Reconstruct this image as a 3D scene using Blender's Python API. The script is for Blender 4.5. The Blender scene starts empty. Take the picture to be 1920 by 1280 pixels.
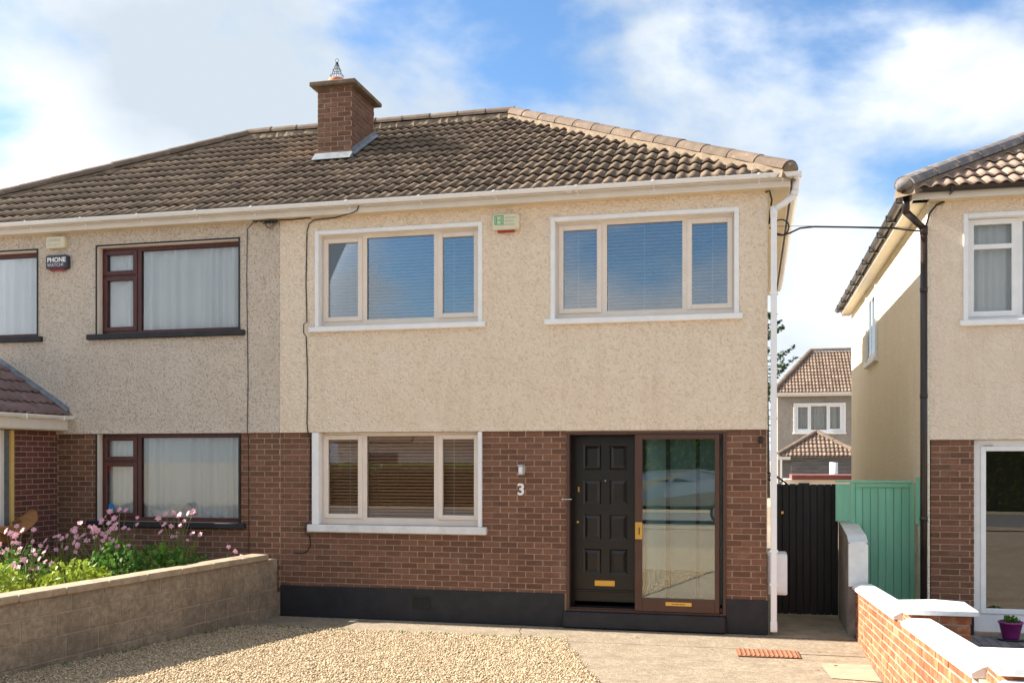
import bpy, bmesh, math, random
import numpy as np
from mathutils import Vector, Matrix
random.seed(7); RNG = np.random.default_rng(7)
SC = bpy.context.scene
COL = SC.collection
R = math.radians

# ------------------------------------------------------------------ camera
F_PX, YAW, HOR, DIST, XC, ZC = 1870.0, R(13.56), 860.0, 12.48, -0.177, 2.13
cam = bpy.data.cameras.new('camera'); camo = bpy.data.objects.new('camera', cam); COL.objects.link(camo)
cam.sensor_width = 36; cam.lens = 36*F_PX/1920; cam.shift_y = (HOR-640)/1920
cam.clip_start = .05; cam.clip_end = 2000
camo.location = (XC, -DIST, ZC); camo.rotation_euler = (R(90), 0, YAW)
SC.camera = camo
# ------------------------------------------------------------------ light
SUN_EL, SUN_AZ = R(34), R(0.5)          # sun stands on the -X side, a hair in front of the facades
w = bpy.data.worlds.new('World'); SC.world = w; w.use_nodes = True
def world():
    nt = w.node_tree; nt.nodes.clear(); N = nt.nodes.new; L = nt.links.new
    out = N('ShaderNodeOutputWorld'); bg = N('ShaderNodeBackground'); L(bg.outputs[0], out.inputs[0])
    sky = N('ShaderNodeTexSky'); sky.sky_type = 'NISHITA'; sky.sun_disc = False
    sky.sun_elevation = SUN_EL; sky.sun_rotation = R(270); sky.air_density = 1.15; sky.dust_density = .35; sky.ozone_density = 2.5
    tc = N('ShaderNodeTexCoord')
    # cumulus: soft 3D noise looked up by view direction, flattened towards the horizon
    mp = N('ShaderNodeMapping'); L(tc.outputs['Generated'], mp.inputs[0]); mp.inputs['Location'].default_value = CLOUD_OFF; mp.inputs['Scale'].default_value = (1, 1, 1.7); mp.inputs['Rotation'].default_value = (0, 0, R(CLOUD_ROT))
    n1 = N('ShaderNodeTexNoise'); n1.inputs['Scale'].default_value = CLOUD_S; n1.inputs['Detail'].default_value = 10; n1.inputs['Roughness'].default_value = .53; n1.inputs['Distortion'].default_value = .15
    L(mp.outputs[0], n1.inputs['Vector'])
    r1 = N('ShaderNodeValToRGB'); r1.color_ramp.elements[0].position = .385; r1.color_ramp.elements[1].position = .53; r1.color_ramp.interpolation = 'EASE'
    L(n1.outputs[0], r1.inputs[0])
    n2 = N('ShaderNodeTexNoise'); n2.inputs['Scale'].default_value = 1.9; n2.inputs['Detail'].default_value = 6; L(mp.outputs[0], n2.inputs['Vector'])
    r2 = N('ShaderNodeValToRGB'); r2.color_ramp.elements[0].position = .36; r2.color_ramp.elements[1].position = .58
    r2.color_ramp.elements[1].color = (.197, .224, .252, 1); r2.color_ramp.elements[0].color = (.377, .384, .393, 1)
    L(n2.outputs[0], r2.inputs[0])
    # scale the physical sky, then lay the clouds over it
    ms = N('ShaderNodeVectorMath'); ms.operation = 'SCALE'; tn = N('ShaderNodeVectorMath'); tn.operation = 'MULTIPLY'; tn.inputs[1].default_value = (.80, 1.0, 1.18); L(sky.outputs[0], tn.inputs[0]); L(tn.outputs[0], ms.inputs[0]); ms.inputs['Scale'].default_value = SKY_K
    mx = N('ShaderNodeMix'); mx.data_type = 'RGBA'; L(r1.outputs[0], mx.inputs[0]); L(ms.outputs[0], mx.inputs[6]); L(r2.outputs[0], mx.inputs[7])
    L(mx.outputs[2], bg.inputs[0]); bg.inputs[1].default_value = 1.0
CLOUD_S = 2.6; CLOUD_ROT = 9; CLOUD_OFF = (4.11, 2.49, 6.3); SKY_K = .051
world()
sun = bpy.data.lights.new('sun', 'SUN'); sun.energy = 4.42; sun.angle = R(.53); sun.color = (1, .93, .82)
so = bpy.data.objects.new('sun', sun); COL.objects.link(so)
sd = Vector((-math.cos(SUN_EL)*math.cos(SUN_AZ), -math.cos(SUN_EL)*math.sin(SUN_AZ), math.sin(SUN_EL)))
so.rotation_euler = sd.to_track_quat('Z', 'Y').to_euler(); so.location = (-20, -8, 18)
vs = SC.view_settings; vs.view_transform = 'Standard'; vs.look = 'None'; vs.exposure = 1.835; vs.gamma = 1; vs.use_curve_mapping = False

# ------------------------------------------------------------------ photo pixel -> place on a plane
_c, _s = math.cos(YAW), math.sin(YAW)
def ray(u, v):
    a = (u-960)/F_PX; return (-_s+a*_c, _c+a*_s, -(v-HOR)/F_PX)
def onY(u, v, y=0.):
    d = ray(u, v); t = (y+DIST)/d[1]; return (XC+d[0]*t, ZC+d[2]*t)
def gz(y):                                   # the drive rises gently towards the street
    if y > -.95: return 0.
    return .03*min(-.95-y, 12.)

# ------------------------------------------------------------------ helpers
OFF = {}
def off(o): return OFF.get(o.name, Vector((0, 0, 0))) if o else Vector((0, 0, 0))
def tag(o, label=None, cat=None, group=None, kind=None):
    if label: o['label'] = label
    if cat: o['category'] = cat
    if group: o['group'] = group
    if kind: o['kind'] = kind
    return o
def empty(name, loc, label=None, cat=None, group=None):
    o = bpy.data.objects.new(name, None); COL.objects.link(o); o.location = loc; o.empty_display_size = .2
    OFF[o.name] = Vector(loc); tag(o, label, cat, group); return o
class MB:
    def __init__(s): s.v = []; s.f = []
    def poly(s, pts):
        b = len(s.v); s.v += [tuple(p) for p in pts]; s.f.append(tuple(range(b, b+len(pts)))); return s
    def box(s, x0, x1, y0, y1, z0, z1, bev=0.):
        X = (min(x0, x1), max(x0, x1)); Y_ = (min(y0, y1), max(y0, y1)); Z_ = (min(z0, z1), max(z0, z1))
        c = ((X[0]+X[1])/2, (Y_[0]+Y_[1])/2, (Z_[0]+Z_[1])/2); b0 = len(s.v)
        if bev <= 0:
            for z in Z_:
                for y in Y_:
                    for x in X: s.v.append((x, y, z))
            for q in ((0, 2, 3, 1), (4, 5, 7, 6), (0, 1, 5, 4), (2, 6, 7, 3), (0, 4, 6, 2), (1, 3, 7, 5)): s.f.append(tuple(b0+i for i in q))
            return s
        b = min(bev, .49*(X[1]-X[0]), .49*(Y_[1]-Y_[0]), .49*(Z_[1]-Z_[0])); idx = {}
        for i in (0, 1):
            for j in (0, 1):
                for k in (0, 1):
                    x, y, z = X[i], Y_[j], Z_[k]; a = (1, -1)
                    for ax, p in enumerate(((x, y+a[j]*b, z+a[k]*b), (x+a[i]*b, y, z+a[k]*b), (x+a[i]*b, y+a[j]*b, z))):
                        idx[i, j, k, ax] = len(s.v); s.v.append(p)
        F = []
        for i in (0, 1):
            F.append([idx[i, 0, 0, 0], idx[i, 1, 0, 0], idx[i, 1, 1, 0], idx[i, 0, 1, 0]])
            F.append([idx[0, i, 0, 1], idx[1, i, 0, 1], idx[1, i, 1, 1], idx[0, i, 1, 1]])
            F.append([idx[0, 0, i, 2], idx[1, 0, i, 2], idx[1, 1, i, 2], idx[0, 1, i, 2]])
            for j in (0, 1):
                F.append([idx[i, j, 0, 0], idx[i, j, 0, 1], idx[i, j, 1, 1], idx[i, j, 1, 0]])
                F.append([idx[i, 0, j, 0], idx[i, 0, j, 2], idx[i, 1, j, 2], idx[i, 1, j, 0]])
                F.append([idx[0, i, j, 1], idx[0, i, j, 2], idx[1, i, j, 2], idx[1, i, j, 1]])
                for k in (0, 1): F.append([idx[i, j, k, 0], idx[i, j, k, 1], idx[i, j, k, 2]])
        C = Vector(c)
        for f in F:
            P = [Vector(s.v[q]) for q in f]; n = (P[1]-P[0]).cross(P[2]-P[0]); m = sum(P, Vector())/len(P)-C
            s.f.append(tuple(f) if n.dot(m) > 0 else tuple(reversed(f)))
        return s
    def ring(s, x0, x1, z0, z1, hx0, hx1, hz0, hz1, y0, y1, bev=.004):      # a frame round a hole, facing -Y
        s.box(x0, hx0, y0, y1, z0, z1, bev); s.box(hx1, x1, y0, y1, z0, z1, bev)
        s.box(hx0-.001, hx1+.001, y0+.0008, y1-.0008, z0, hz0, bev); s.box(hx0-.001, hx1+.001, y0+.0008, y1-.0008, hz1, z1, bev); return s
    def tube(s, pts, r, n=8, cap=True):
        P = [Vector(p) for p in pts]; rs = r if isinstance(r, (list, tuple)) else [r]*len(P); b0 = len(s.v); up = None
        for i, p in enumerate(P):
            t = (P[min(i+1, len(P)-1)]-P[max(i-1, 0)]).normalized()
            if up is None: up = t.orthogonal().normalized()
            up = (up-t*up.dot(t)); up = up.normalized() if up.length > 1e-6 else t.orthogonal().normalized()
            sd_ = t.cross(up)
            for k in range(n):
                a = 2*math.pi*k/n; s.v.append(tuple(p+(up*math.cos(a)+sd_*math.sin(a))*rs[i]))
        for i in range(len(P)-1):
            for k in range(n):
                a, b = b0+i*n+k, b0+i*n+(k+1) % n; s.f.append((a, b, b+n, a+n))
        if cap: s.f.append(tuple(b0+k for k in reversed(range(n)))); s.f.append(tuple(b0+(len(P)-1)*n+k for k in range(n)))
        return s
    def lathe(s, prof, c, n=20):
        b0 = len(s.v)
        for r, z in prof:
            for k in range(n):
                a = 2*math.pi*k/n; s.v.append((c[0]+r*math.cos(a), c[1]+r*math.sin(a), c[2]+z))
        for i in range(len(prof)-1):
            for k in range(n):
                a, b = b0+i*n+k, b0+i*n+(k+1) % n; s.f.append((a, b, b+n, a+n))
        s.f.append(tuple(b0+k for k in reversed(range(n)))); s.f.append(tuple(b0+(len(prof)-1)*n+k for k in range(n))); return s
    def prism(s, poly, axis, a0, a1):           # 2D polygon swept along an axis; poly in the other two coordinates
        def P(q, a): return (a, q[0], q[1]) if axis == 0 else ((q[0], a, q[1]) if axis == 1 else (q[0], q[1], a))
        n = len(poly); b0 = len(s.v); s.v += [P(q, a0) for q in poly]+[P(q, a1) for q in poly]
        s.f.append(tuple(b0+i for i in range(n))); s.f.append(tuple(b0+n+i for i in reversed(range(n))))
        for i in range(n): j = (i+1) % n; s.f.append((b0+j, b0+i, b0+n+i, b0+n+j))
        return s
    def grid_wall(s, x0, x1, z0, z1, y0, y1, holes=()):   # slab with real openings and reveals
        xs = sorted({x0, x1, *[h[i] for h in holes for i in (0, 1)]}); zs = sorted({z0, z1, *[h[i] for h in holes for i in (2, 3)]})
        xs = [x for x in xs if x0 <= x <= x1]; zs = [z for z in zs if z0 <= z <= z1]; nx, nz = len(xs)-1, len(zs)-1
        def solid(i, k):
            if not (0 <= i < nx and 0 <= k < nz): return False
            cx, cz = (xs[i]+xs[i+1])/2, (zs[k]+zs[k+1])/2
            return not any(h[0] < cx < h[1] and h[2] < cz < h[3] for h in holes)
        for i in range(nx):
            for k in range(nz):
                if not solid(i, k): continue
                a, b, c, d = xs[i], xs[i+1], zs[k], zs[k+1]
                s.poly([(a, y0, c), (b, y0, c), (b, y0, d), (a, y0, d)]); s.poly([(a, y1, c), (a, y1, d), (b, y1, d), (b, y1, c)])
                if not solid(i-1, k): s.poly([(a, y0, c), (a, y0, d), (a, y1, d), (a, y1, c)])
                if not solid(i+1, k): s.poly([(b, y0, c), (b, y1, c), (b, y1, d), (b, y0, d)])
                if not solid(i, k-1): s.poly([(a, y0, c), (a, y1, c), (b, y1, c), (b, y0, c)])
                if not solid(i, k+1): s.poly([(a, y0, d), (b, y0, d), (b, y1, d), (a, y1, d)])
        return s
    def mesh(s, name, m=None, smooth=False, o=Vector((0, 0, 0))):
        me = bpy.data.meshes.new(name); me.from_pydata([(v[0]-o[0], v[1]-o[1], v[2]-o[2]) for v in s.v], [], s.f)
        if m: me.materials.append(m)
        if smooth: me.polygons.foreach_set('use_smooth', [True]*len(me.polygons))
        me.update(); return me
    def build(s, name, m, parent=None, smooth=False, fix=False, kind=None):
        me = s.mesh(name, m, smooth, off(parent))
        if fix:
            bm = bmesh.new(); bm.from_mesh(me); bmesh.ops.remove_doubles(bm, verts=bm.verts, dist=1e-5); bmesh.ops.recalc_face_normals(bm, faces=bm.faces); bm.to_mesh(me); bm.free()
        return link(name, me, parent, kind)
def link(name, me, parent=None, kind=None, loc=None, rot=None):
    o = bpy.data.objects.new(name, me); COL.objects.link(o)
    if parent is not None: o.parent = parent; OFF[o.name] = off(parent)
    if loc is not None: o.location = Vector(loc)-off(parent)
    if rot is not None: o.rotation_euler = rot
    if kind: o['kind'] = kind
    return o
def text_mb(txt, size, x, z, y, depth=.004, align='LEFT', bold=0.):
    cu = bpy.data.curves.new('t', 'FONT'); cu.body = txt; cu.size = size; cu.extrude = depth/2; cu.align_x = align; cu.resolution_u = 3; cu.offset = bold
    o = bpy.data.objects.new('t', cu); COL.objects.link(o); dg = bpy.context.evaluated_depsgraph_get(); me = o.evaluated_get(dg).to_mesh(); m = MB()
    m.v = [(v.co.x+x, y-v.co.z, v.co.y+z) for v in me.vertices]; m.f = [tuple(p.vertices) for p in me.polygons]
    o.evaluated_get(dg).to_mesh_clear(); bpy.data.objects.remove(o); return m

# ------------------------------------------------------------------ materials
def nt_new(name):
    m = bpy.data.materials.new(name); m.use_nodes = True; nt = m.node_tree; nt.nodes.clear()
    out = nt.nodes.new('ShaderNodeOutputMaterial'); p = nt.nodes.new('ShaderNodeBsdfPrincipled'); nt.links.new(p.outputs[0], out.inputs[0])
    return m, nt, p, out
def c4(c): return (c[0], c[1], c[2], 1)
def M(name, c1, c2=None, scale=6., rough=.75, bump=0., bscale=60., bdist=.004, rnd=0., metal=0., spec=.35, stretch=(1, 1, 1), lo=.38, hi=.66, c3=None, s3=1.2, lo3=.55, hi3=.75, vor=0.):
    m, nt, p, out = nt_new(name); N = nt.nodes.new; L = nt.links.new
    geo = N('ShaderNodeNewGeometry'); mp = N('ShaderNodeMapping'); L(geo.outputs['Position'], mp.inputs[0]); mp.inputs['Scale'].default_value = stretch
    p.inputs['Roughness'].default_value = rough; p.inputs['Metallic'].default_value = metal; p.inputs['Specular IOR Level'].default_value = spec
    col = None
    if c2 is not None:
        n = N('ShaderNodeTexNoise'); n.inputs['Scale'].default_value = scale; n.inputs['Detail'].default_value = 7; n.inputs['Roughness'].default_value = .62; L(mp.outputs[0], n.inputs['Vector'])
        r = N('ShaderNodeValToRGB'); r.color_ramp.elements[0].position = lo; r.color_ramp.elements[1].position = hi
        r.color_ramp.elements[0].color = c4(c1); r.color_ramp.elements[1].color = c4(c2); L(n.outputs[0], r.inputs[0]); col = r.outputs[0]
    else:
        rgb = N('ShaderNodeRGB'); rgb.outputs[0].default_value = c4(c1); col = rgb.outputs[0]
    if c3 is not None:                                        # large stains / lichen with a shape of their own
        n = N('ShaderNodeTexNoise'); n.inputs['Scale'].default_value = s3; n.inputs['Detail'].default_value = 8; n.inputs['Roughness'].default_value = .7; L(geo.outputs['Position'], n.inputs['Vector'])
        r = N('ShaderNodeMapRange'); r.inputs[1].default_value = lo3; r.inputs[2].default_value = hi3; L(n.outputs[0], r.inputs[0])
        mx = N('ShaderNodeMix'); mx.data_type = 'RGBA'; L(r.outputs[0], mx.inputs[0]); L(col, mx.inputs[6]); mx.inputs[7].default_value = c4(c3); col = mx.outputs[2]
    if rnd:
        oi = N('ShaderNodeObjectInfo'); ad = N('ShaderNodeMath'); ad.operation = 'ADD'; L(oi.outputs['Random'], ad.inputs[0]); L(geo.outputs['Random Per Island'], ad.inputs[1])
        fr = N('ShaderNodeMath'); fr.operation = 'FRACT'; L(ad.outputs[0], fr.inputs[0])
        mr = N('ShaderNodeMapRange'); mr.inputs[3].default_value = 1-rnd; mr.inputs[4].default_value = 1+rnd; L(fr.outputs[0], mr.inputs[0])
        sc = N('ShaderNodeVectorMath'); sc.operation = 'SCALE'; L(col, sc.inputs[0]); L(mr.outputs[0], sc.inputs['Scale']); col = sc.outputs[0]
    L(col, p.inputs['Base Color'])
    if bump:
        if vor:
            n = N('ShaderNodeTexVoronoi'); n.inputs['Scale'].default_value = bscale; h = n.outputs['Distance']
        else:
            n = N('ShaderNodeTexNoise'); n.inputs['Scale'].default_value = bscale; n.inputs['Detail'].default_value = 5; h = n.outputs[0]
        L(mp.outputs[0], n.inputs['Vector']); b = N('ShaderNodeBump'); b.inputs['Strength'].default_value = bump; b.inputs['Distance'].default_value = bdist
        if vor: b.invert = True
        L(h, b.inputs['Height']); L(b.outputs[0], p.inputs['Normal'])
    return m
def dash(name, c1, c2, stone, amount, scale=52., strength=.8):
    m, nt, p, out = nt_new(name); N = nt.nodes.new; L = nt.links.new
    geo = N('ShaderNodeNewGeometry'); p.inputs['Roughness'].default_value = .9; p.inputs['Specular IOR Level'].default_value = .2
    wn = N('ShaderNodeTexNoise'); wn.inputs['Scale'].default_value = 30; L(geo.outputs['Position'], wn.inputs['Vector'])
    wv = N('ShaderNodeVectorMath'); wv.operation = 'SCALE'; wv.inputs['Scale'].default_value = .035; L(wn.outputs['Color'], wv.inputs[0])
    wa = N('ShaderNodeVectorMath'); L(geo.outputs['Position'], wa.inputs[0]); L(wv.outputs[0], wa.inputs[1])
    v = N('ShaderNodeTexVoronoi'); v.inputs['Scale'].default_value = scale; L(wa.outputs[0], v.inputs['Vector'])
    n = N('ShaderNodeTexNoise'); n.inputs['Scale'].default_value = 2.2; n.inputs['Detail'].default_value = 9; n.inputs['Roughness'].default_value = .7; L(geo.outputs['Position'], n.inputs['Vector'])
    r = N('ShaderNodeValToRGB'); r.color_ramp.elements[0].position = .35; r.color_ramp.elements[1].position = .68; r.color_ramp.elements[0].color = c4(c1); r.color_ramp.elements[1].color = c4(c2); L(n.outputs[0], r.inputs[0])
    sm = N('ShaderNodeMapping'); sm.inputs['Scale'].default_value = (2.6, 2.6, .35); L(geo.outputs['Position'], sm.inputs[0]); sn = N('ShaderNodeTexNoise'); sn.inputs['Scale'].default_value = 1.6; sn.inputs['Detail'].default_value = 8; sn.inputs['Roughness'].default_value = .65; L(sm.outputs[0], sn.inputs['Vector'])
    sr = N('ShaderNodeMapRange'); sr.inputs[1].default_value = .52; sr.inputs[2].default_value = .78; sr.inputs[4].default_value = .32; L(sn.outputs[0], sr.inputs[0])
    sx = N('ShaderNodeMix'); sx.data_type = 'RGBA'; L(sr.outputs[0], sx.inputs[0]); L(r.outputs[0], sx.inputs[6]); sx.inputs[7].default_value = (c1[0]*.72, c1[1]*.66, c1[2]*.58, 1); r = sx
    sp = N('ShaderNodeSeparateColor'); L(v.outputs['Color'], sp.inputs[0])
    mr = N('ShaderNodeMapRange'); mr.inputs[1].default_value = .62; mr.inputs[2].default_value = .95; mr.inputs[4].default_value = amount; L(sp.outputs[0], mr.inputs[0])
    mx = N('ShaderNodeMix'); mx.data_type = 'RGBA'; L(mr.outputs[0], mx.inputs[0]); L(r.outputs[2], mx.inputs[6]); mx.inputs[7].default_value = c4(stone); L(mx.outputs[2], p.inputs['Base Color'])
    n2 = N('ShaderNodeTexNoise'); n2.inputs['Scale'].default_value = scale*.55; n2.inputs['Detail'].default_value = 6; n2.inputs['Roughness'].default_value = .7; L(geo.outputs['Position'], n2.inputs['Vector'])
    sb = N('ShaderNodeMath'); sb.operation = 'SUBTRACT'; L(n2.outputs[0], sb.inputs[0]); L(v.outputs['Distance'], sb.inputs[1])
    b = N('ShaderNodeBump'); b.inputs['Strength'].default_value = strength; b.inputs['Distance'].default_value = .035; L(sb.outputs[0], b.inputs['Height']); L(b.outputs[0], p.inputs['Normal'])
    return m
def glass(name, tint=(.86, .9, .9), ior=1.9, wav=.0, rough=0.):
    m, nt, p, out = nt_new(name); N = nt.nodes.new; L = nt.links.new; nt.nodes.remove(p)
    t = N('ShaderNodeBsdfTransparent'); t.inputs[0].default_value = c4(tint); g = N('ShaderNodeBsdfGlossy'); g.inputs['Roughness'].default_value = rough; g.inputs[0].default_value = (1, 1, 1, 1)
    fr = N('ShaderNodeFresnel'); fr.inputs[0].default_value = ior; mx = N('ShaderNodeMixShader'); L(fr.outputs[0], mx.inputs[0]); L(t.outputs[0], mx.inputs[1]); L(g.outputs[0], mx.inputs[2]); L(mx.outputs[0], out.inputs[0])
    if wav:
        geo = N('ShaderNodeNewGeometry'); n = N('ShaderNodeTexNoise'); n.inputs['Scale'].default_value = 2.5; L(geo.outputs['Position'], n.inputs['Vector'])
        b = N('ShaderNodeBump'); b.inputs['Strength'].default_value = wav; b.inputs['Distance'].default_value = .01; L(n.outputs[0], b.inputs['Height']); L(b.outputs[0], g.inputs['Normal'])
    return m
def cloth(name, c, trans=.45):
    m, nt, p, out = nt_new(name); N = nt.nodes.new; L = nt.links.new; nt.nodes.remove(p)
    d = N('ShaderNodeBsdfDiffuse'); d.inputs[0].default_value = c4(c); t = N('ShaderNodeBsdfTranslucent'); t.inputs[0].default_value = c4(c); tr = N('ShaderNodeBsdfTransparent')
    a = N('ShaderNodeMixShader'); a.inputs[0].default_value = trans; L(d.outputs[0], a.inputs[1]); L(t.outputs[0], a.inputs[2])
    b = N('ShaderNodeMixShader'); b.inputs[0].default_value = .06; L(a.outputs[0], b.inputs[1]); L(tr.outputs[0], b.inputs[2]); L(b.outputs[0], out.inputs[0]); return m
def leafmat(name, c1, c2):
    m, nt, p, out = nt_new(name); N = nt.nodes.new; L = nt.links.new
    geo = N('ShaderNodeNewGeometry'); r = N('ShaderNodeValToRGB'); r.color_ramp.elements[0].color = c4(c1); r.color_ramp.elements[1].color = c4(c2); L(geo.outputs['Random Per Island'], r.inputs[0])
    L(r.outputs[0], p.inputs['Base Color']); p.inputs['Roughness'].default_value = .5; p.inputs['Specular IOR Level'].default_value = .3
    t = N('ShaderNodeBsdfTranslucent'); L(r.outputs[0], t.inputs[0]); mx = N('ShaderNodeMixShader'); mx.inputs[0].default_value = .3; L(p.outputs[0], mx.inputs[1]); L(t.outputs[0], mx.inputs[2]); L(mx.outputs[0], out.inputs[0]); return m
m_cream = dash('cream render', (.88, .725, .55), (.91, .78, .62), (.76, .595, .43), .7, 36, .75)
m_grey = dash('grey pebbledash', (.74, .63, .515), (.81, .70, .59), (.42, .335, .25), .7, 60, .75)
m_neigh = dash('peach render', (.84, .69, .54), (.88, .75, .61), (.76, .61, .47), .4, 36, .7)
m_neighside = dash('buff side render', (.87, .78, .61), (.90, .82, .67), (.72, .63, .48), .6, 48, .55)
m_bgwall = dash('old grey render', (.34, .30, .255), (.46, .41, .35), (.26, .225, .19), .6, 40)
m_brick = M('brown brick', (.142, .066, .039), (.20, .100, .061), 9, .82, .5, 140, .003, rnd=.22, stretch=(1, 1, 5), c3=(.24, .165, .125), s3=2.2, lo3=.56, hi3=.85)
m_porchbrick = M('red brown brick', (.125, .042, .032), (.17, .06, .045), 9, .8, .4, 140, .003, rnd=.2, stretch=(1, 1, 5))
m_orange = M('orange red brick', (.27, .072, .030), (.40, .145, .066), 11, .85, .6, 70, .005, rnd=.3, c3=(.42, .25, .15), s3=7, lo3=.52, hi3=.72)
m_mortar = M('mortar', (.36, .245, .17), (.46, .32, .23), 20, .95, .4, 120, .003)
m_mortar_l = M('pale mortar', (.34, .27, .205), (.43, .345, .265), 20, .95, .4, 120, .003)
m_tile = M('brown roof tile', (.125, .086, .058), (.21, .15, .102), 7, .85, .5, 90, .004, rnd=.30, c3=(.30, .26, .15), s3=3.2, lo3=.56, hi3=.78)
m_tile_n = M('pink roof tile', (.29, .20, .15), (.38, .28, .215), 8, .85, .4, 90, .004, rnd=.15)
m_tile_p = M('plum roof tile', (.16, .105, .10), (.23, .16, .15), 8, .7, .3, 90, .003, rnd=.12)
m_tile_b = M('tan roof tile', (.20, .135, .098), (.31, .225, .17), 9, .85, .4, 60, .004, rnd=.2)
m_ridge = M('weathered ridge tile', (.12, .086, .064), (.18, .13, .095), 6, .9, .5, 60, .005, rnd=.12, c3=(.34, .25, .12), s3=7, lo3=.60, hi3=.72)
m_ridge_d = M('dark ridge tile', (.12, .11, .115), (.20, .18, .17), 6, .7, .4, 60, .005, c3=(.40, .30, .22), s3=6, lo3=.55, hi3=.7)
m_bed = M('bedding mortar', (.19, .14, .095), (.26, .195, .135), 14, .95, .7, 50, .008)
m_lead = M('lead flashing', (.20, .225, .25), (.31, .335, .36), 10, .45, .3, 20, .006, metal=.3)
m_white = M('white paint', (.78, .78, .78), (.84, .84, .83), 8, .45, .1, 40, .002)
m_whitecop = M('white masonry paint', (.66, .66, .65), (.76, .76, .75), 5, .7, .25, 40, .003, c3=(.40, .39, .34), s3=6, lo3=.53, hi3=.85)
m_gutter = M('white gutter plastic', (.80, .80, .80), (.85, .85, .85), 5, .35, 0, c3=(.45, .45, .30), s3=5, lo3=.60, hi3=.85, spec=.45)
m_fascia = M('white fascia', (.68, .63, .56), (.74, .69, .62), 4, .4, 0, spec=.45)
m_soffit = M('cream soffit board', (.66, .56, .40), (.72, .62, .46), 4, .5, 0)
m_frame = M('cream window plastic', (.74, .64, .54), (.78, .69, .60), 4, .35, 0, spec=.45)
m_maho = M('mahogany window plastic', (.060, .014, .012), (.095, .022, .018), 12, .35, .15, 60, .001, stretch=(1, 1, .2), spec=.45)
m_black = M('black masonry paint', (.016, .016, .019), (.026, .026, .030), 5, .55, .3, 45, .004)
m_blackp = M('black plastic', (.012, .012, .012), None, rough=.35, spec=.45)
m_bgut = M('dark brown gutter', (.020, .013, .012), (.03, .02, .018), 5, .3, 0, spec=.5)
m_door = M('black door paint', (.008, .007, .0065), (.012, .010, .009), 6, .32, .12, 30, .002, spec=.5)
m_brown = M('brown aluminium', (.075, .034, .022), (.09, .042, .027), 5, .38, 0, spec=.45)
m_brass = M('brass', (.72, .46, .13), None, rough=.28, metal=1.)
m_steel = M('brushed steel', (.55, .55, .54), None, rough=.35, metal=.9)
m_iron = M('wrought iron', (.02, .02, .022), None, rough=.5, metal=.3)
m_gate = M('black gate timber', (.010, .009, .010), (.018, .016, .017), 8, .5, .4, 60, .003, stretch=(4, 4, .3), rnd=.25)
m_green = M('green gate paint', (.23, .56, .38), (.28, .62, .44), 4, .5, .25, 50, .002, stretch=(4, 4, .4), rnd=.05)
m_conc = M('drive concrete', (.22, .172, .12), (.37, .30, .215), 22, .92, 1., 60, .008, c3=(.19, .148, .104), s3=3.4, lo3=.42, hi3=.72)
m_concp = M('pale concrete patch', (.34, .265, .185), (.40, .32, .22), 5, .92, .5, 70, .003)
m_passage = M('damp passage concrete', (.23, .19, .13), (.36, .30, .22), 4, .85, .5, 60, .004, c3=(.16, .15, .07), s3=2, lo3=.55, hi3=.75)
m_bed_gr = M('gravel bed', (.30, .23, .15), (.44, .35, .24), 40, .95, .9, 90, .02)
m_stone = M('gravel stone', (.36, .26, .155), (.62, .49, .33), 30, .8, .2, 150, .002, rnd=.28)
m_block = M('concrete block', (.25, .19, .128), (.40, .315, .22), 16, .95, 1., 80, .012, rnd=.07, c3=(.165, .13, .092), s3=1.5, lo3=.46, hi3=.72)
m_blockmort = M('block mortar', (.29, .225, .155), (.42, .34, .25), 9, .95, .6, 100, .004)
m_coping = M('old concrete coping', (.30, .225, .15), (.42, .32, .22), 7, .95, .7, 90, .005, c3=(.16, .14, .09), s3=4, lo3=.55, hi3=.72)
m_greyrend = M('bare grey render', (.20, .175, .15), (.32, .28, .24), 3, .95, .5, 60, .004, c3=(.12, .10, .085), s3=2, lo3=.5, hi3=.75)
m_tarmac = M('worn asphalt', (.10, .10, .10), (.15, .148, .145), 30, .9, .5, 200, .004)
m_grass = M('grass', (.05, .085, .02), (.10, .14, .04), 12, .9, .8, 90, .03)
m_soil = M('garden soil', (.05, .035, .022), (.09, .065, .04), 14, .95, .9, 30, .02)
m_drain = M('rusty drain cover', (.24, .095, .05), (.33, .145, .08), 10, .8, .4, 50, .003)
m_glass = glass('window glass', (.97, .98, .98), 1.72)
m_glass_u = glass('upper window glass', (.96, .97, .98), 2.3)
m_glass_c = glass('curtained window glass', (.97, .98, .98), 1.5)
m_glass_d = glass('porch glass', (.90, .95, .94), 2.4)
m_frost = M('frosted glass', (.24, .39, .375), (.29, .44, .42), 2, .35, .15, 160, .002, spec=.5)
m_blindw = M('white blind slat', (.62, .62, .64), None, rough=.5)
m_blindb = M('wood blind slat', (.58, .28, .16), (.66, .34, .21), 8, .45, stretch=(.2, 4, 4))
m_net = cloth('net curtain', (.90, .93, .95), .15)
m_net2 = cloth('lace curtain', (.80, .82, .80), .18)
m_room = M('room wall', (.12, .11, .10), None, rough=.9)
m_purple = M('purple glazed pot', (.20, .022, .16), (.25, .03, .20), 4, .3, 0, spec=.5)
m_paver = M('grey brick paver', (.13, .125, .135), (.20, .185, .185), 6, .8, .4, 60, .004, rnd=.2)
m_beige = M('alarm box plastic', (.66, .60, .42), (.72, .66, .50), 6, .45)
m_navy = M('alarm box dark plastic', (.035, .038, .055), None, rough=.4, spec=.45)
m_redp = M('red plastic', (.35, .03, .03), None, rough=.4)
m_greenink = M('green ink', (.05, .42, .20), None, rough=.6)
m_greypt = M('grey ink', (.34, .34, .30), None, rough=.6)
m_felt = M('brown felt', (.30, .135, .048), (.40, .19, .075), 14, .95, .6, 120, .004)
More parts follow.
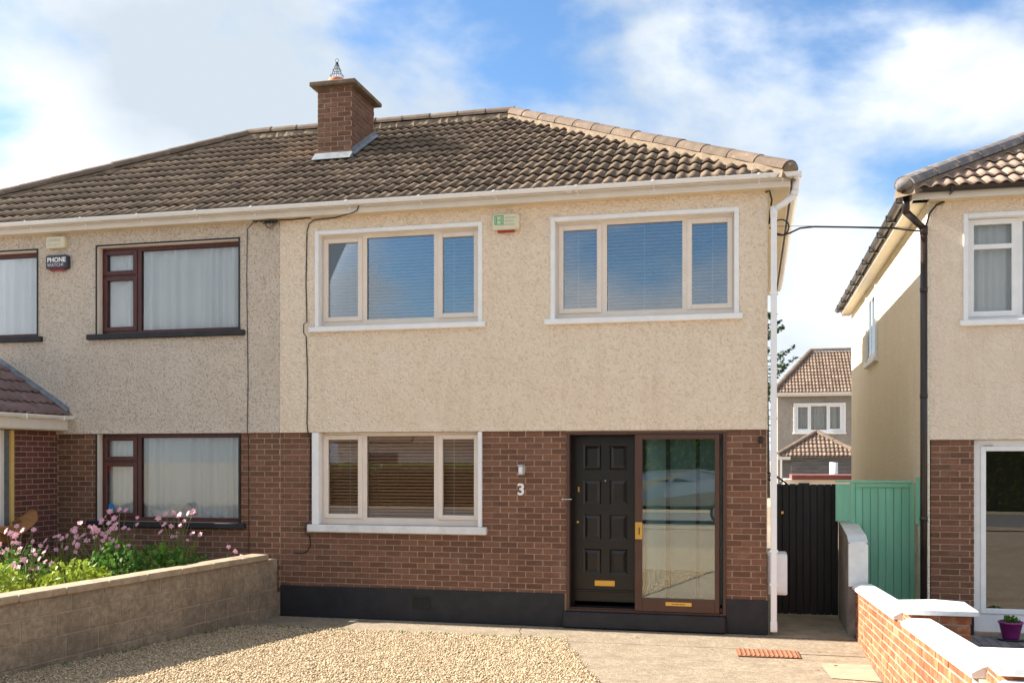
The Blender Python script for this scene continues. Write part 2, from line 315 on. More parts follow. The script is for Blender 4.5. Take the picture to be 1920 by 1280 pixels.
m_yellow = M('insulation board', (.72, .45, .14), (.78, .52, .20), 6, .8)
m_dpc = M('grey blockwork', (.11, .115, .125), (.17, .175, .18), 10, .9, .4, 60, .004)
m_terra = M('terracotta', (.50, .17, .09), (.58, .22, .12), 6, .8, .2, 50, .002)
m_chimcap = M('chimney cap concrete', (.14, .10, .07), (.22, .16, .11), 8, .95, .6, 70, .006)
m_shed = M('weathered timber', (.10, .095, .095), (.19, .18, .175), 6, .9, .5, 30, .006, stretch=(.3, 1, 6))
m_redpaint = M('red painted board', (.16, .05, .042), (.21, .07, .058), 6, .6)
m_bark = M('bark', (.07, .05, .035), (.12, .09, .06), 10, .95, .8, 30, .02)
m_leaf = leafmat('hedge leaf', (.07, .13, .02), (.20, .29, .05))
m_leafy = leafmat('lime leaf', (.16, .24, .02), (.36, .42, .05))
m_leafg = leafmat('green leaf', (.05, .14, .02), (.14, .28, .04))
m_aut = leafmat('autumn leaf', (.10, .14, .02), (.34, .20, .03))
m_needle = leafmat('needle', (.018, .045, .014), (.045, .085, .025))
m_petal = leafmat('pink petal', (.76, .27, .38), (.88, .52, .58))
m_stem = M('stem', (.14, .17, .05), (.22, .16, .08), 8, .7)
m_car = M('silver car paint', (.42, .46, .47), None, rough=.25, metal=.7, spec=.5)
m_tyre = M('tyre', (.015, .015, .015), None, rough=.8)
m_lamp = M('red lamp glass', (.45, .02, .02), None, rough=.15, spec=.5)
m_carglass = M('dark car glass', (.02, .025, .025), None, rough=.05, spec=.6)

# ------------------------------------------------------------------ ground
def sheet(name, pts, dz, m, kind='structure', n=1, label=None):
    mb = MB(); mb.poly([(x, y, gz(y)+dz) for x, y in pts]); return mb.build(name, m, None, kind=kind)
g = MB()
ys = [400, 60, 10, 0, -.95, -3, -6, -9, -12.95, -60, -400]
for a, b in zip(ys[:-1], ys[1:]): g.poly([(-400, b, gz(b)-.05), (400, b, gz(b)-.05), (400, a, gz(a)-.05), (-400, a, gz(a)-.05)])
g.build('ground', M('pale paving', (.30, .25, .19), (.40, .34, .27), 2, .92, .4, 60, .004), kind='structure', fix=True)
def strip(name, xl, xr, ylist, dz, m):
    mb = MB()
    for a, b in zip(ylist[:-1], ylist[1:]):
        mb.poly([(xl(b), b, gz(b)+dz), (xr(b), b, gz(b)+dz), (xr(a), a, gz(a)+dz), (xl(a), a, gz(a)+dz)])
    return mb.build(name, m, None, kind='structure', fix=True)
def wallx(y): return -6.47+.10*min(y, 0)       # right face of the block wall
strip('drive', lambda y: wallx(y)-.05, lambda y: 1.05, [.02, -.95, -3, -6, -9, -12.9], -.004, m_conc)
strip('passage', lambda y: -.02, lambda y: 1.0, [9, 3, .0, -.12], .0, m_passage)
strip('back_yard', lambda y: -8, lambda y: 6, [34, 9.02], -.01, m_conc)
strip('neighbour_drive', lambda y: 1.2, lambda y: 9, [.58, -.95, -3, -6, -9, -12.9], -.02, m_conc)
strip('pavement', lambda y: -60, lambda y: 60, [-12.95, -14.2], .0, m_conc)
strip('road', lambda y: -80, lambda y: 80, [-14.3, -21.0], -.02, m_tarmac)
strip('far_pavement', lambda y: -60, lambda y: 60, [-21.1, -22.6], .0, m_conc)
kb = MB().box(-60, 60, -14.3, -14.2, .20, .362, .01); kb.build('kerb', m_concp, kind='structure')
kb = MB().box(-60, 60, -21.1, -21.0, .20, .362, .01); kb.build('kerb', m_concp, kind='structure')
# pale repair patch and the expansion joints of the drive
sheet('concrete_patch', [(.50, -1.72), (1.0, -1.70), (1.0, -2.62), (.55, -2.55)], .003, m_concp)
jm = MB()
jm.box(.30, 1.0, -1.19, -1.178, gz(-1.18)-.003, gz(-1.18)+.0035)
jm.build('joint', m_passage, kind='structure')
# gravel: bed plus loose stones
GE = [(-6.45, -.93), (-2.33, -1.0), (-1.62, -3.2), (-.4, -6.6), (-.4, -9), (-7.4, -9)]
gb = MB()
def gxr(y): return -2.33+(y+1.0)*(-.71/2.2) if y < -1 else -2.33
strip('gravel_bed', lambda y: wallx(y)+.005, lambda y: gxr(y), [-.97, -1.6, -3.2, -6, -9], .003, m_bed_gr)
def gravel():
    n = 105000
    x = RNG.uniform(-7.1, .4, n); y = -.93-RNG.uniform(0, 1, n)**1.0*4.6
    edge = gxr(0)+(np.minimum(y, -1)+1.0)*(-.71/2.2)+RNG.normal(0, .025, n)
    ok = (x < edge) & (x > -6.47+.10*y+.02) & (y < -.96+RNG.normal(0, .02, n)); x, y = x[ok], y[ok]
    ex = RNG.random(900); xs = np.interp(ex, [0, 1], [-6.3, -2.3]); x = np.concatenate([x, xs]); y = np.concatenate([y, -.9+RNG.normal(0, .05, 900)])
    n = len(x); base = np.array([(1, 0, 0), (-1, 0, 0), (0, 1, 0), (0, -1, 0), (0, 0, 1), (0, 0, -1)], float)
    fc = np.array([(0, 2, 4), (2, 1, 4), (1, 3, 4), (3, 0, 4), (2, 0, 5), (1, 2, 5), (3, 1, 5), (0, 3, 5)])
    s = RNG.uniform(.0048, .0115, (n, 1, 1))*RNG.choice([1, 1, 1, 1.5], (n, 1, 1)); sh = RNG.uniform(.6, 1.35, (n, 6, 1)); V = base[None]*s*sh; V[:, :, 2] *= .75
    V += RNG.normal(0, .0022, V.shape); a = RNG.uniform(0, 6.28, n); t = RNG.normal(0, .4, n); ca, sa, ct, st = np.cos(a), np.sin(a), np.cos(t), np.sin(t)
    X, Y_, Z_ = V[..., 0].copy(), V[..., 1].copy(), V[..., 2].copy(); Z2 = Z_*ct[:, None]+X*st[:, None]; X = X*ct[:, None]-Z_*st[:, None]
    V[..., 0] = X*ca[:, None]-Y_*sa[:, None]+x[:, None]; V[..., 1] = X*sa[:, None]+Y_*ca[:, None]+y[:, None]
    g0 = np.where(y > -.95, 0, .03*(-.95-y)); V[..., 2] = Z2+(g0+RNG.uniform(.004, .017, n))[:, None]
    me = bpy.data.meshes.new('gravel'); me.vertices.add(n*6); me.vertices.foreach_set('co', V.reshape(-1))
    idx = (fc[None]+np.arange(n)[:, None, None]*6).reshape(-1); me.loops.add(len(idx)); me.loops.foreach_set('vertex_index', idx.astype(np.int32))
    me.polygons.add(n*8); me.polygons.foreach_set('loop_start', np.arange(0, n*24, 3, dtype=np.int32)); me.polygons.foreach_set('loop_total', np.full(n*8, 3, np.int32))
    me.materials.append(m_stone); me.update(calc_edges=True)
    o = link('gravel', me, None, 'stuff'); tag(o, 'loose pale golden gravel spread over the drive beside the block wall', 'gravel')
gravel()

def crack(pts):
    mb = MB()
    for (a, b), (c, e) in zip(pts[:-1], pts[1:]):
        n_ = Vector((-(e-b), c-a, 0)).normalized()*.004
        mb.poly([(a-n_.x, b-n_.y, gz(b)-.0005), (a+n_.x, b+n_.y, gz(b)-.0005), (c+n_.x, e+n_.y, gz(e)-.0005), (c-n_.x, e-n_.y, gz(e)-.0005)])
    mb.build('crack', m_soil, kind='structure')
crack([(-3.02, -.10), (-3.0, -.42), (-2.93, -.60), (-2.90, -.80), (-2.82, -.97)]); crack([(-2.33, -.98), (-1.4, -.99), (-.5, -.985), (.98, -.97)])
def litter():
    lv, wd_ = MB(), MB(); rg = np.random.default_rng(3)
    for _ in range(46):
        x = rg.uniform(-6.2, .9); y = rg.uniform(-4.4, -.3)
        if x < wallx(y)+.1: continue
        a = rg.uniform(0, 6.28); s_ = rg.uniform(.015, .032); z = gz(y)+(.024 if x < gxr(y) and y < -1 else .004); c_, e_ = math.cos(a)*s_, math.sin(a)*s_
        lv.poly([(x-c_, y-e_, z), (x+e_*.5, y-c_*.5, z+.006), (x+c_, y+e_, z+.002), (x-e_*.5, y+c_*.5, z+.008)])
    for _ in range(70):
        if rg.random() < .6: x, y = rg.uniform(-6.3, -2.4), -.96+rg.normal(0, .03)
        else: y = rg.uniform(-4, -1.1); x = wallx(y)+.05+abs(rg.normal(0, .05))
        for k in range(6):
            a = rg.uniform(0, 6.28); h = rg.uniform(.015, .05); wd_.poly([(x, y, gz(y)+.005), (x+.01*math.cos(a), y+.01*math.sin(a), gz(y)+h*.6+.01), (x+.03*math.cos(a), y+.03*math.sin(a), gz(y)+h+.01), (x+.012*math.cos(a+.6), y+.012*math.sin(a+.6), gz(y)+h*.5+.01)])
    tag(lv.build('fallen_leaves', m_aut, kind='stuff'), 'scattered dry fallen leaves lying over the drive', 'leaves'); tag(wd_.build('weeds', m_leafg, kind='stuff'), 'tiny green weeds along the edges of the gravel', 'weeds')
litter()
# ------------------------------------------------------------------ bricks
_bm = {}
def brick_mesh(L_, m, h=.065, d=.03):
    k = (round(L_, 2), m.name, h)
    if k not in _bm: _bm[k] = MB().box(0, round(L_, 2), 0, d, 0, h, .003).mesh('brick', m)
    return _bm[k]
def brick_wall(parent, x0, x1, z0, z1, holes, m, limit=300, key=None, y=0., axis=0, sgn=1, phase=0., dirv=None, name='brick', shear=0., h=.065, pitch=.075, jx=.010, zoff=0.):
    """stretcher bond on plane; axis 0: along X facing -Y, axis 1: along Y facing +/-X"""
    L_ = .215; P = L_+jx; items = []
    nz = int(math.ceil((z1-z0)/pitch)); zt = z1-zoff
    for k in range(nz):
        zb = zt-(k+1)*pitch+.005; zh = min(h, zb+h-z0)
        if zb < z0: zb = z0
        if zh < .02: continue
        o = phase+(P/2 if k % 2 else 0.); a = x0-P+(o % P)
        while a < x1:
            s, e = max(a, x0), min(a+L_, x1)
            segs = [(s, e)]
            for H_ in holes:
                if zb+zh*.6 > H_[2] and zb+zh*.4 < H_[3]:
                    ns = []
                    for (p, q) in segs:
                        if q <= H_[0] or p >= H_[1]: ns.append((p, q)); continue
                        if p < H_[0]-.03: ns.append((p, H_[0]-.004))
                        if q > H_[1]+.03: ns.append((H_[1]+.004, q))
                    segs = ns
            for p, q in segs:
                if q-p > .03: items.append((p, q, zb, zh))
            a += P
    items.sort(key=key or (lambda t: -t[0]))
    rest = MB(); n = 0
    for (p, q, zb, zh) in items:
        j = random.uniform(-.0015, .0015)
        if axis == 0: loc = (p, y+j, zb); rot = None
        else: loc = (y+j*sgn, p if sgn > 0 else q, zb+shear*(-p)); rot = (math.atan(-shear)*(1 if sgn > 0 else -1)*1., 0, R(90) if sgn > 0 else R(-90)); 
        if axis == 1 and shear: rot = None
        if n < limit and not (axis == 1 and shear):
            link(name, brick_mesh(q-p, m, round(zh, 3)), parent, None, loc, rot); n += 1
        elif axis == 1 and shear:
            me = sheared_brick(q-p, m, zh, shear, sgn)
            link(name, me, parent, None, (y+j*sgn, p, zb+shear*(-p)), None); n += 1
        else:
            if axis == 0: rest.box(p, q, y+j, y+j+.03, zb, zb+zh, .003)
            else: rest.box(y+j*sgn, y+j*sgn-.03*sgn, p, q, zb, zb+zh, .003)
    if rest.v: rest.build('brickwork', m, parent, kind='stuff')
    return n
_sb = {}
def sheared_brick(L_, m, h, shear, sgn):
    k = (round(L_, 2), m.name, round(h, 3), shear, sgn)
    if k not in _sb:
        mb = MB().box(0, -.03*sgn, 0, round(L_, 2), 0, h, .004); mb.v = [(a, b, c-shear*b) for a, b, c in mb.v]; _sb[k] = mb.mesh('brick', m)
    return _sb[k]

# ------------------------------------------------------------------ roof tiles
PITCH = math.atan2(7.85-5.47, 3.75+.27)
_prof = [(0, .004), (.012, .006), (.03, .018), (.052, .028), (.075, .028), (.097, .018), (.118, .004), (.15, .0), (.162, .006), (.18, .018), (.202, .028), (.225, .028), (.247, .018), (.268, .004), (.298, .0)]
def tile_mb(L_=.40, w=.30, tail=.034, th=.014, k=1.):
    mb = MB(); n = len(_prof); sc = w/.30
    for s_, lift in ((0, tail), (L_, 0.)):
        for (a, b) in _prof: mb.v.append((a*sc, s_, b*k+lift))
    for (a, b) in _prof: mb.v.append((a*sc, .004, b*k+tail-th))
    for (a, b) in _prof: mb.v.append((a*sc, L_, b*k-th))
    for i in range(n-1):
        mb.f.append((i, i+1, n+i+1, n+i)); mb.f.append((2*n+i, 2*n+i+1, i+1, i)); 
    mb.f.append((0, n, 3*n, 2*n)); mb.f.append((n-1, 3*n-1, 4*n-1, 2*n-1))
    return mb
def clip_mesh(me, planes):
    bm = bmesh.new(); bm.from_mesh(me)
    for co, no in planes:
        bmesh.ops.bisect_plane(bm, geom=bm.verts[:]+bm.edges[:]+bm.faces[:], plane_co=co, plane_no=no, clear_outer=True)
    n = len(bm.faces); me2 = bpy.data.meshes.new('tile'); bm.to_mesh(me2); bm.free()
    for mt in me.materials: me2.materials.append(mt)
    return me2 if n else None
def tile_slope(parent, org, rotz, width, slen, m, left=None, right=None, gauge=.355, w=.30, stuff=False, skip=None, k=1., name='tile', loff=0.):
    """org: world point of the eave's left end; slope runs up local +Y. left/right: slope of the hips as dx per ds (None: straight verge)"""
    base = tile_mb(w=w, L_=gauge+.05, k=k).mesh('tile', m, True)
    rows = int(math.ceil(slen/gauge)); cols = int(math.ceil(width/w)); M0 = Matrix.Translation(org) @ Matrix.Rotation(rotz, 4, 'Z') @ Matrix.Rotation(slope_pitch[0], 4, 'X')
    joined = MB(); cnt = 0
    for r in range(rows):
        s = r*gauge
        for c in range(cols):
            x = c*w
            lx = loff+(left or 0)*(s+gauge*.5); rx = width-(right or 0)*(s+gauge*.5)
            if x+w < lx-.15 or x > rx+.15: continue
            planes = []
            if left is not None and x < loff+(left)*(s+gauge+.05)+.02:
                planes.append(((loff-x, -s, 0), Vector((-1, left, 0)).normalized()))
            if right is not None and x+w > width-right*(s+gauge+.05)-.02:
                planes.append(((width-x, -s, 0), Vector((1, right, 0)).normalized()))
            if x+w > width and right is None: planes.append(((width-x, 0, 0), Vector((1, 0, 0))))
            if s+gauge+.05 > slen: planes.append(((0, slen-s, 0), Vector((0, 1, 0))))
            me = base
            if planes:
                me = clip_mesh(base, planes)
                if me is None: continue
            Mt = M0 @ Matrix.Translation((x, s-.02, random.uniform(-.002, .003)))
            wp = Mt @ Vector((w/2, gauge/2, 0))
            if skip and skip(wp): continue
            if stuff:
                b = len(joined.v); joined.v += [tuple(Mt @ v.co) for v in me.vertices]; joined.f += [tuple(b+i for i in p.vertices) for p in me.polygons]
            else:
                o = link(name, me, parent); Ml = Mt.copy(); Ml.translation = Mt.translation-off(parent); o.matrix_local = Ml; cnt += 1
    if stuff and joined.v: joined.build('tiling', m, parent, kind='stuff', smooth=True)
    return cnt
slope_pitch = [PITCH]
def half_round(p0, p1, r, n=8):
    P0, P1 = Vector(p0), Vector(p1); t = (P1-P0).normalized(); sd_ = t.cross(Vector((0, 0, 1))).normalized(); up = sd_.cross(t); mb = MB()
    for P_, rr in ((P0, r*1.04), (P1, r*.96)):
        for q in (rr, rr-.02):
            for k in range(n+1):
                a = math.pi*k/n; mb.v.append(tuple(P_+sd_*math.cos(a)*q*1.15+up*(math.sin(a)*q)))
    m_ = n+1
    for k in range(n):
        mb.f.append((k, k+1, 2*m_+k+1, 2*m_+k)); mb.f.append((m_+k, 3*m_+k, 3*m_+k+1, m_+k+1)); mb.f.append((k, m_+k, m_+k+1, k+1)); mb.f.append((2*m_+k, 2*m_+k+1, 3*m_+k+1, 3*m_+k))
    return mb
def ridge_run(parent, a, b, m, L_=.44, r=.105, endcap=False):
    A, B = Vector(a), Vector(b); n = max(1, int((B-A).length/L_)); 
    for i in range(n):
        p, q = A.lerp(B, i/n), A.lerp(B, (i+1.03)/n if i < n-1 else 1.0)
        p.z += random.uniform(-.004, .004); q.z += random.uniform(-.004, .004)
        half_round(p, q, r).build('ridge_tile', m, parent, smooth=False)

# ------------------------------------------------------------------ window unit (frame is the part, its pieces are sub-parts)
def window_unit(house, x0, x1, z0, z1, lights, mf, y=.09, sill=None, msill=None, band=None, mband=None, mglass=None, yface=0., handle=None, sill_y=None):
    """lights: (gx0,gx1,gz0,gz1,sash?) in absolute coordinates"""
    fr = MB(); holes = []
    for (a, b, c, d, s_) in lights:
        e = .055 if s_ else 0.
        holes.append((a-e, b+e, c-e, d+e))
    fr.grid_wall(x0+.001, x1-.001, z0+.001, z1-.001, y, y+.06, holes); w_ = fr.build('window', mf, house)
    for (a, b, c, d, s_) in lights:
        if s_ > 1:
            zs_ = c+s_-2; sm = MB().grid_wall(a-.062, b+.062, c-.062, d+.062, y-.018, y+.045, [(a, b, c, zs_-.028), (a, b, zs_+.028, d)]); sm.build('casement', mf, w_)
            for q, r_ in ((c, zs_-.028), (zs_+.028, d)): MB().box(a-.004, b+.004, y+.022, y+.028, q-.004, r_+.004).build('pane', mglass or m_glass, w_)
            continue
        if s_:
            MB().ring(a-.062, b+.062, c-.062, d+.062, a, b, c, d, y-.018, y+.045, .006).build('casement', mf, w_)
        else:
            MB().ring(a-.012, b+.012, c-.012, d+.012, a, b, c, d, y-.004, y+.02, .003).build('bead', mf, w_)
        MB().box(a-.004, b+.004, y+.022, y+.028, c-.004, d+.004).build('pane', mglass or m_glass, w_)
    if sill: MB().box(sill[0], sill[1], yface-.075 if sill_y is None else sill_y, y+.03, sill[2], z0-.002, .008).build('sill', msill or m_white, w_)
    if band:
        bl, br, bt, wl = band
        mb = MB(); 
        if bl: mb.box(x0-bl, x0+.012, yface-.036, y+.002, z0-.0015, z1+(bt or -.002), .005)
        if br: mb.box(x1-.012, x1+br, yface-.036, y+.002, z0-.0015, z1+(bt or -.002), .005)
        if bt: mb.box(x0+.0125, x1-.0125, yface-.0352, y+.002, z1-.012, z1+bt-.001, .005)
        if not bt:
            for q in ((x0-bl, x0+.012), (x1-.012, x1+br)):
                if q[1]-q[0] > .014: MB().box(q[0], q[1], yface-.036, y+.002, z0-.0015, z1-.002, .005).build('surround', mband or m_white, w_)
        else: mb.build('surround', mband or m_white, w_)
    return w_
def three_light(x0, z0, top=.0):
    g = lambda a, b, c, d, s_: (x0+a, x0+b, z0+c, z0+d, s_)
    return [g(.102, .535, .14, 1.14, 1), g(.665, 1.605, .095, 1.185, 0), g(1.725, 2.155, .14, 1.14, 1)]
def two_light(x0, z0, W_):
    g = lambda a, b, c, d, s_: (x0+a, x0+b, z0+c, z0+d, s_)
    return [g(.092, .515, .915, 1.14, 1), g(.092, .515, .112, .772, 1), g(.645, W_-.035, .055, 1.178, 0)]
def blind(x0, x1, z0, z1, y, m, label, tilt, pitch=.044, group=None, cords=(.15, .85)):
    b = empty('venetian_blind', ((x0+x1)/2, y, z0), label, 'blind', group)
    me = MB(); W_ = .042; me.box(0, x1-x0, -W_/2, W_/2, -.0012, .0012); me = me.mesh('slat', m)
    n = int((z1-z0-.03)/pitch)
    for i in range(n): link('slat', me, b, None, (x0, y, z0+.02+i*pitch), (tilt+random.uniform(-.03, .03), 0, 0))
    MB().box(x0, x1, y-.025, y+.025, z1-.03, z1, .003).build('head_rail', m, b)
    cd = MB()
    for t in cords: cd.box(x0+(x1-x0)*t-.002, x0+(x1-x0)*t+.002, y-.024, y-.021, z0, z1)
    cd.build('cord', m_white, b)
    return b
def curtain(x0, x1, z0, z1, y, m, label, folds=14, amp=.045, group=None):
    mb = MB(); n = folds*8; rows = 6
    ph = [random.uniform(0, 6.28) for _ in range(5)]
    for j in range(rows+1):
        z = z0+(z1-z0)*j/rows
        for i in range(n+1):
            t = i/n; a = (t+.035*math.sin(t*11+ph[3])+.02*math.sin(t*23+ph[4]))*folds*2*math.pi
            mb.v.append((x0+(x1-x0)*t, y+amp*math.sin(a+1.3*math.sin(t*7+ph[0])+.25*j/rows*math.sin(t*13+ph[1]))*(1-.35*j/rows)+amp*.4*math.sin(a*.37+ph[2]), z))
    for j in range(rows):
        for i in range(n): a = j*(n+1)+i; mb.f.append((a, a+1, a+n+2, a+n+1))
    o = mb.build('net_curtain', m, None, smooth=True); tag(o, label, 'curtain', group); return o

# ================================================================== the house (cream, number 3)
PW = -6.435                    # party wall
WZ = [3.905, 1.25]             # window bottoms
house = empty('semi_detached_house', (-3.2, 3.9, 0), 'cream rendered brick house with brown tiled roof and dark glazed porch', 'house', 'pair of joined houses')
H_UP = [(-5.872, -3.622, 3.905, 5.155), (-2.632, -.382, 3.905, 5.155)]
H_LO = [(-5.872, -3.622, 1.25, 2.50), (-2.475, -.49, .0, 2.47)]
up = MB().grid_wall(PW+.003, 0, 2.50, 5.40, -.022, .26, H_UP)
up.build('upper_wall', m_cream, house)
# bell-cast lip at the foot of the render
MB().prism([(-.03, 2.488), (-.03, 2.50), (-.0225, 2.545), (.005, 2.545), (.005, 2.488)], 0, PW+.004, .004).build('render_lip', m_cream, house)
MB().grid_wall(PW+.003, -.012, .0, 2.487, .006, .26, [h for h in H_LO]).build('lower_wall', m_mortar, house)
shell = MB(); shell.box(-.26, -.0005, .262, 7.8, 0, 5.40); shell.box(PW-.1, PW+.1, .262, 7.8, 0, 5.40); shell.box(PW+.101, -.2605, 7.6, 7.8, 0, 5.40)
shell.build('side_wall', m_neighside, house)
MB().box(PW+.5, -.05, 7.801, 12.2, 0, 5.35).build('rear_extension', m_neighside, house)  # unseen block added behind the house to keep the neighbour's side wall shaded
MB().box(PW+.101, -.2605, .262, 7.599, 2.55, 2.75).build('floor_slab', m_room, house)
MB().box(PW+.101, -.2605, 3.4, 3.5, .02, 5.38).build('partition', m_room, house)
brick_wall(house, PW, -.015, .42, 2.487, [(h[0], h[1], h[2], h[3]) for h in H_LO], m_brick, 300, phase=.06)
MB().box(PW+.004, -2.50, -.022, .005, 0, .418, .006).build('plinth', m_black, house); MB().box(-.492, .004, -.022, .005, 0, .418, .006).build('plinth', m_black, house)
vt = MB().ring(-4.53, -4.285, .155, .325, -4.515, -4.30, .17, .31, -.034, -.0225, .003)
for i in range(5): vt.box(-4.515, -4.30, -.030, -.0225, .178+i*.028, .190+i*.028, .002)
vt.build('air_vent', m_blackp, house)
for (hx0, hx1, hz0, hz1) in H_UP:
    window_unit(house, hx0, hx1, hz0, hz1, three_light(hx0, hz0), m_frame, .085, (hx0-.12, hx1+.09, hz0-.072), m_white, (.045, .045, .045, 0), mglass=m_glass_u)
hx0, hx1, hz0, hz1 = H_LO[0]
window_unit(house, hx0, hx1, hz0, hz1-.014, three_light(hx0, hz0), m_frame, .085, (hx0-.14, hx1+.105, hz0-.10), m_whitecop, (.085, .04, 0, 0), m_white)
# roof ------------------------------------------------------------
RC = .30; APX = (-4.09, 3.75, 7.85); MID = -6.495; EY, EZ = -.27, 5.47
BY = 7.77+.30
roof = MB(); d = -.02
roof.poly([(MID, EY, EZ+d), (RC, EY, EZ+d), (APX[0], APX[1], APX[2]+d), (MID, APX[1], APX[2]+d)])
roof.poly([(RC, EY, EZ+d), (RC, BY, EZ+d), (APX[0], APX[1], APX[2]+d)]); roof.poly([(RC, BY, EZ+d), (MID, BY, EZ+d), (MID, APX[1], APX[2]+d), (APX[0], APX[1], APX[2]+d)])
roof_o = roof.build('roof', m_tile, house)
SL = math.hypot(APX[1]-EY, APX[2]-EZ)
CHX0, CHX1, CHY0, CHY1 = -6.735, -6.175, 1.85, 2.80
inch = lambda p: CHX0+.02 < p.x < CHX1-.02 and CHY0-.02 < p.y < CHY1
tile_slope(roof_o, (MID, EY+.05, EZ+.028), 0, RC-MID, SL, m_tile, None, (RC-APX[0])/SL, skip=inch)
slope_pitch[0] = math.atan2(APX[2]-EZ, RC-APX[0]); SLs = math.hypot(APX[2]-EZ, RC-APX[0])
tile_slope(roof_o, (RC-.05, EY, EZ+.028), R(90), BY-EY, SLs, m_tile, (APX[1]-EY)/SLs, (BY-APX[1])/SLs, stuff=True)
slope_pitch[0] = PITCH
HC = (RC-.05, EY+.04, EZ+.075)
ridge_run(roof_o, HC, (APX[0], APX[1], APX[2]+.045), m_ridge, .46, .115)
ridge_run(roof_o, (APX[0]+.05, APX[1], APX[2]+.05), (MID, APX[1], APX[2]+.05), m_ridge, .46, .115)
def bedding(parent, a, b, w_=.15, h=.035):
    A, B = Vector(a), Vector(b); t = (B-A).normalized(); s_ = t.cross(Vector((0, 0, 1))).normalized(); n = 40; mb = MB()
    for i in range(n+1):
        p = A.lerp(B, i/n); e = random.uniform(-.012, .012)
        for q, z in ((-w_+e, -h-.055), (-w_*.8+e, h*.6), (w_*.8-e, h*.6), (w_-e, -h-.055)): mb.v.append(tuple(p+s_*q+Vector((0, 0, z-.02))))
    for i in range(n):
        for k in range(3): a_ = i*4+k; mb.f.append((a_, a_+1, a_+5, a_+4))
    mb.f.append((0, 1, 2, 3)); mb.build('mortar_bedding', m_bed, parent)
bedding(roof_o, HC, (APX[0], APX[1], APX[2]+.03)); bedding(roof_o, (APX[0], APX[1], APX[2]+.03), (MID, APX[1], APX[2]+.03))
# a mortar plug closing the foot of the hip
MB().lathe([(.02, -.04), (.10, -.03), (.112, .02), (.10, .06), (.05, .10), (.01, .112)], (RC-.06, EY+.05, EZ+.075), 12).build('hip_end', m_bed, roof_o, smooth=True)
# eaves -----------------------------------------------------------
FY = -.175                                     # front fascia plane
def fascia(parent, xa, xb, m=m_fascia, z0=5.372, z1=5.50):
    MB().box(xa, xb, FY, FY+.02, z0, z1, .004).box(xa, xb, FY-.006, FY-.0005, z0+.03, z0+.062, .003).build('fascia', m, parent)
fascia(house, PW+.0, .262)
MB().box(PW, .24, FY+.0205, -.0225, 5.374, 5.386).build('soffit', m_soffit, house)
sf = MB()
for i in range(28): sf.box(.0, .24, -.0215+i*.285, -.0215+(i+1)*.285-.004, 5.374, 5.386)
sf.build('side_soffit', m_soffit, house)
MB().box(.2405, .262, FY+.0205, BY-.1, 5.372, 5.50, .004).build('side_fascia', m_fascia, house)
def gutter_prof(r, n=8, t=.004):
    P = [(-r*math.cos(math.pi*k/n), -r*math.sin(math.pi*k/n)) for k in range(n+1)]; Q = [((r-t)*-math.cos(math.pi*k/n), -(r-t)*math.sin(math.pi*k/n)) for k in reversed(range(n+1))]
    return [( -r-.006, .004), (-r-.006, -.008)]+P[1:]+Q+[(-r+.004, .004)]
def gutter(parent, xa, xb, m, y=FY-.062, z=5.508, r=.058, br=None, name='gutter', fall=0.):
    mb = MB(); mb.prism([(y+a, z+b) for a, b in gutter_prof(r)], 0, xa, xb); g_ = mb.build(name, m, parent, smooth=False)
    for bx in br or []:
        b = MB(); pts = [(bx, y-math.cos(math.pi*k/8)*(r+.006), z-math.sin(math.pi*k/8)*(r+.006)) for k in range(9)]
        for p, q in zip(pts[:-1], pts[1:]): b.prism([(p[1], p[2]), (q[1], q[2]), (q[1]*.97+y*.03, q[2]*.97+z*.03+.0), (p[1]*.97+y*.03, p[2]*.97+z*.03)], 0, bx-.013, bx+.013)
        b.box(bx-.011, bx+.011, y+r, FY-.0065, z-.09, z-.02, .003); b.box(bx-.016, bx+.016, y-r-.014, y-r-.004, z-.01, z+.012, .003)
        b.build('gutter_bracket', m, g_)
    return g_
gut = gutter(house, MID+.06, .384, m_gutter, br=[-5.35, -4.35, -3.35, -2.30, -1.35, -.10, .17])
jb = MB()
for k in (-2.42, -2.38, -2.30): jb.prism([(FY-.062+a*1.12, 5.508+b*1.12) for a, b in gutter_prof(.058)], 0, k-.02, k+.016)
jb.build('gutter_union', m_gutter, gut)
# side gutter + its end on the corner
sg = MB(); sg.prism([(.262+.062-a, 5.508+b) for a, b in gutter_prof(.058)], 1, FY-.11, BY-.05); sg.build('side_gutter', m_gutter, house, fix=True)
# downpipe with swan neck
dp = MB(); px, py = .072, -.052
def sq_pipe(mb, pts, s_=.034):
    for p, q in zip(pts[:-1], pts[1:]): mb.tube([p, q], s_*1.41, 4)
dpo = MB().box(px-.036, px+.036, py-.036, py+.036, .06, 5.10, .008).build('downpipe', m_gutter, house)
nk = MB(); nk.tube([(.325, py-.06, 5.47), (.322, py-.055, 5.31)], .040, 12); nk.tube([(.325, py-.055, 5.30), (.20, py-.02, 5.20), (.078, py, 5.13)], .038, 12); nk.tube([(px, py, 5.17), (px, py, 5.04)], .044, 12)
nk.tube([(.325, py-.055, 5.335), (.30, py-.05, 5.285)], .045, 12); nk.build('swan_neck', m_gutter, dpo, smooth=True)
for z in (4.12, 2.62, 1.02, .62): MB().box(px-.05, px+.05, py-.042, py+.05, z-.014, z+.014, .004).build('pipe_clip', m_gutter, dpo)
MB().box(px-.040, px+.040, py-.040, py+.040, .05, .17, .006).build('pipe_shoe', m_gutter, dpo)
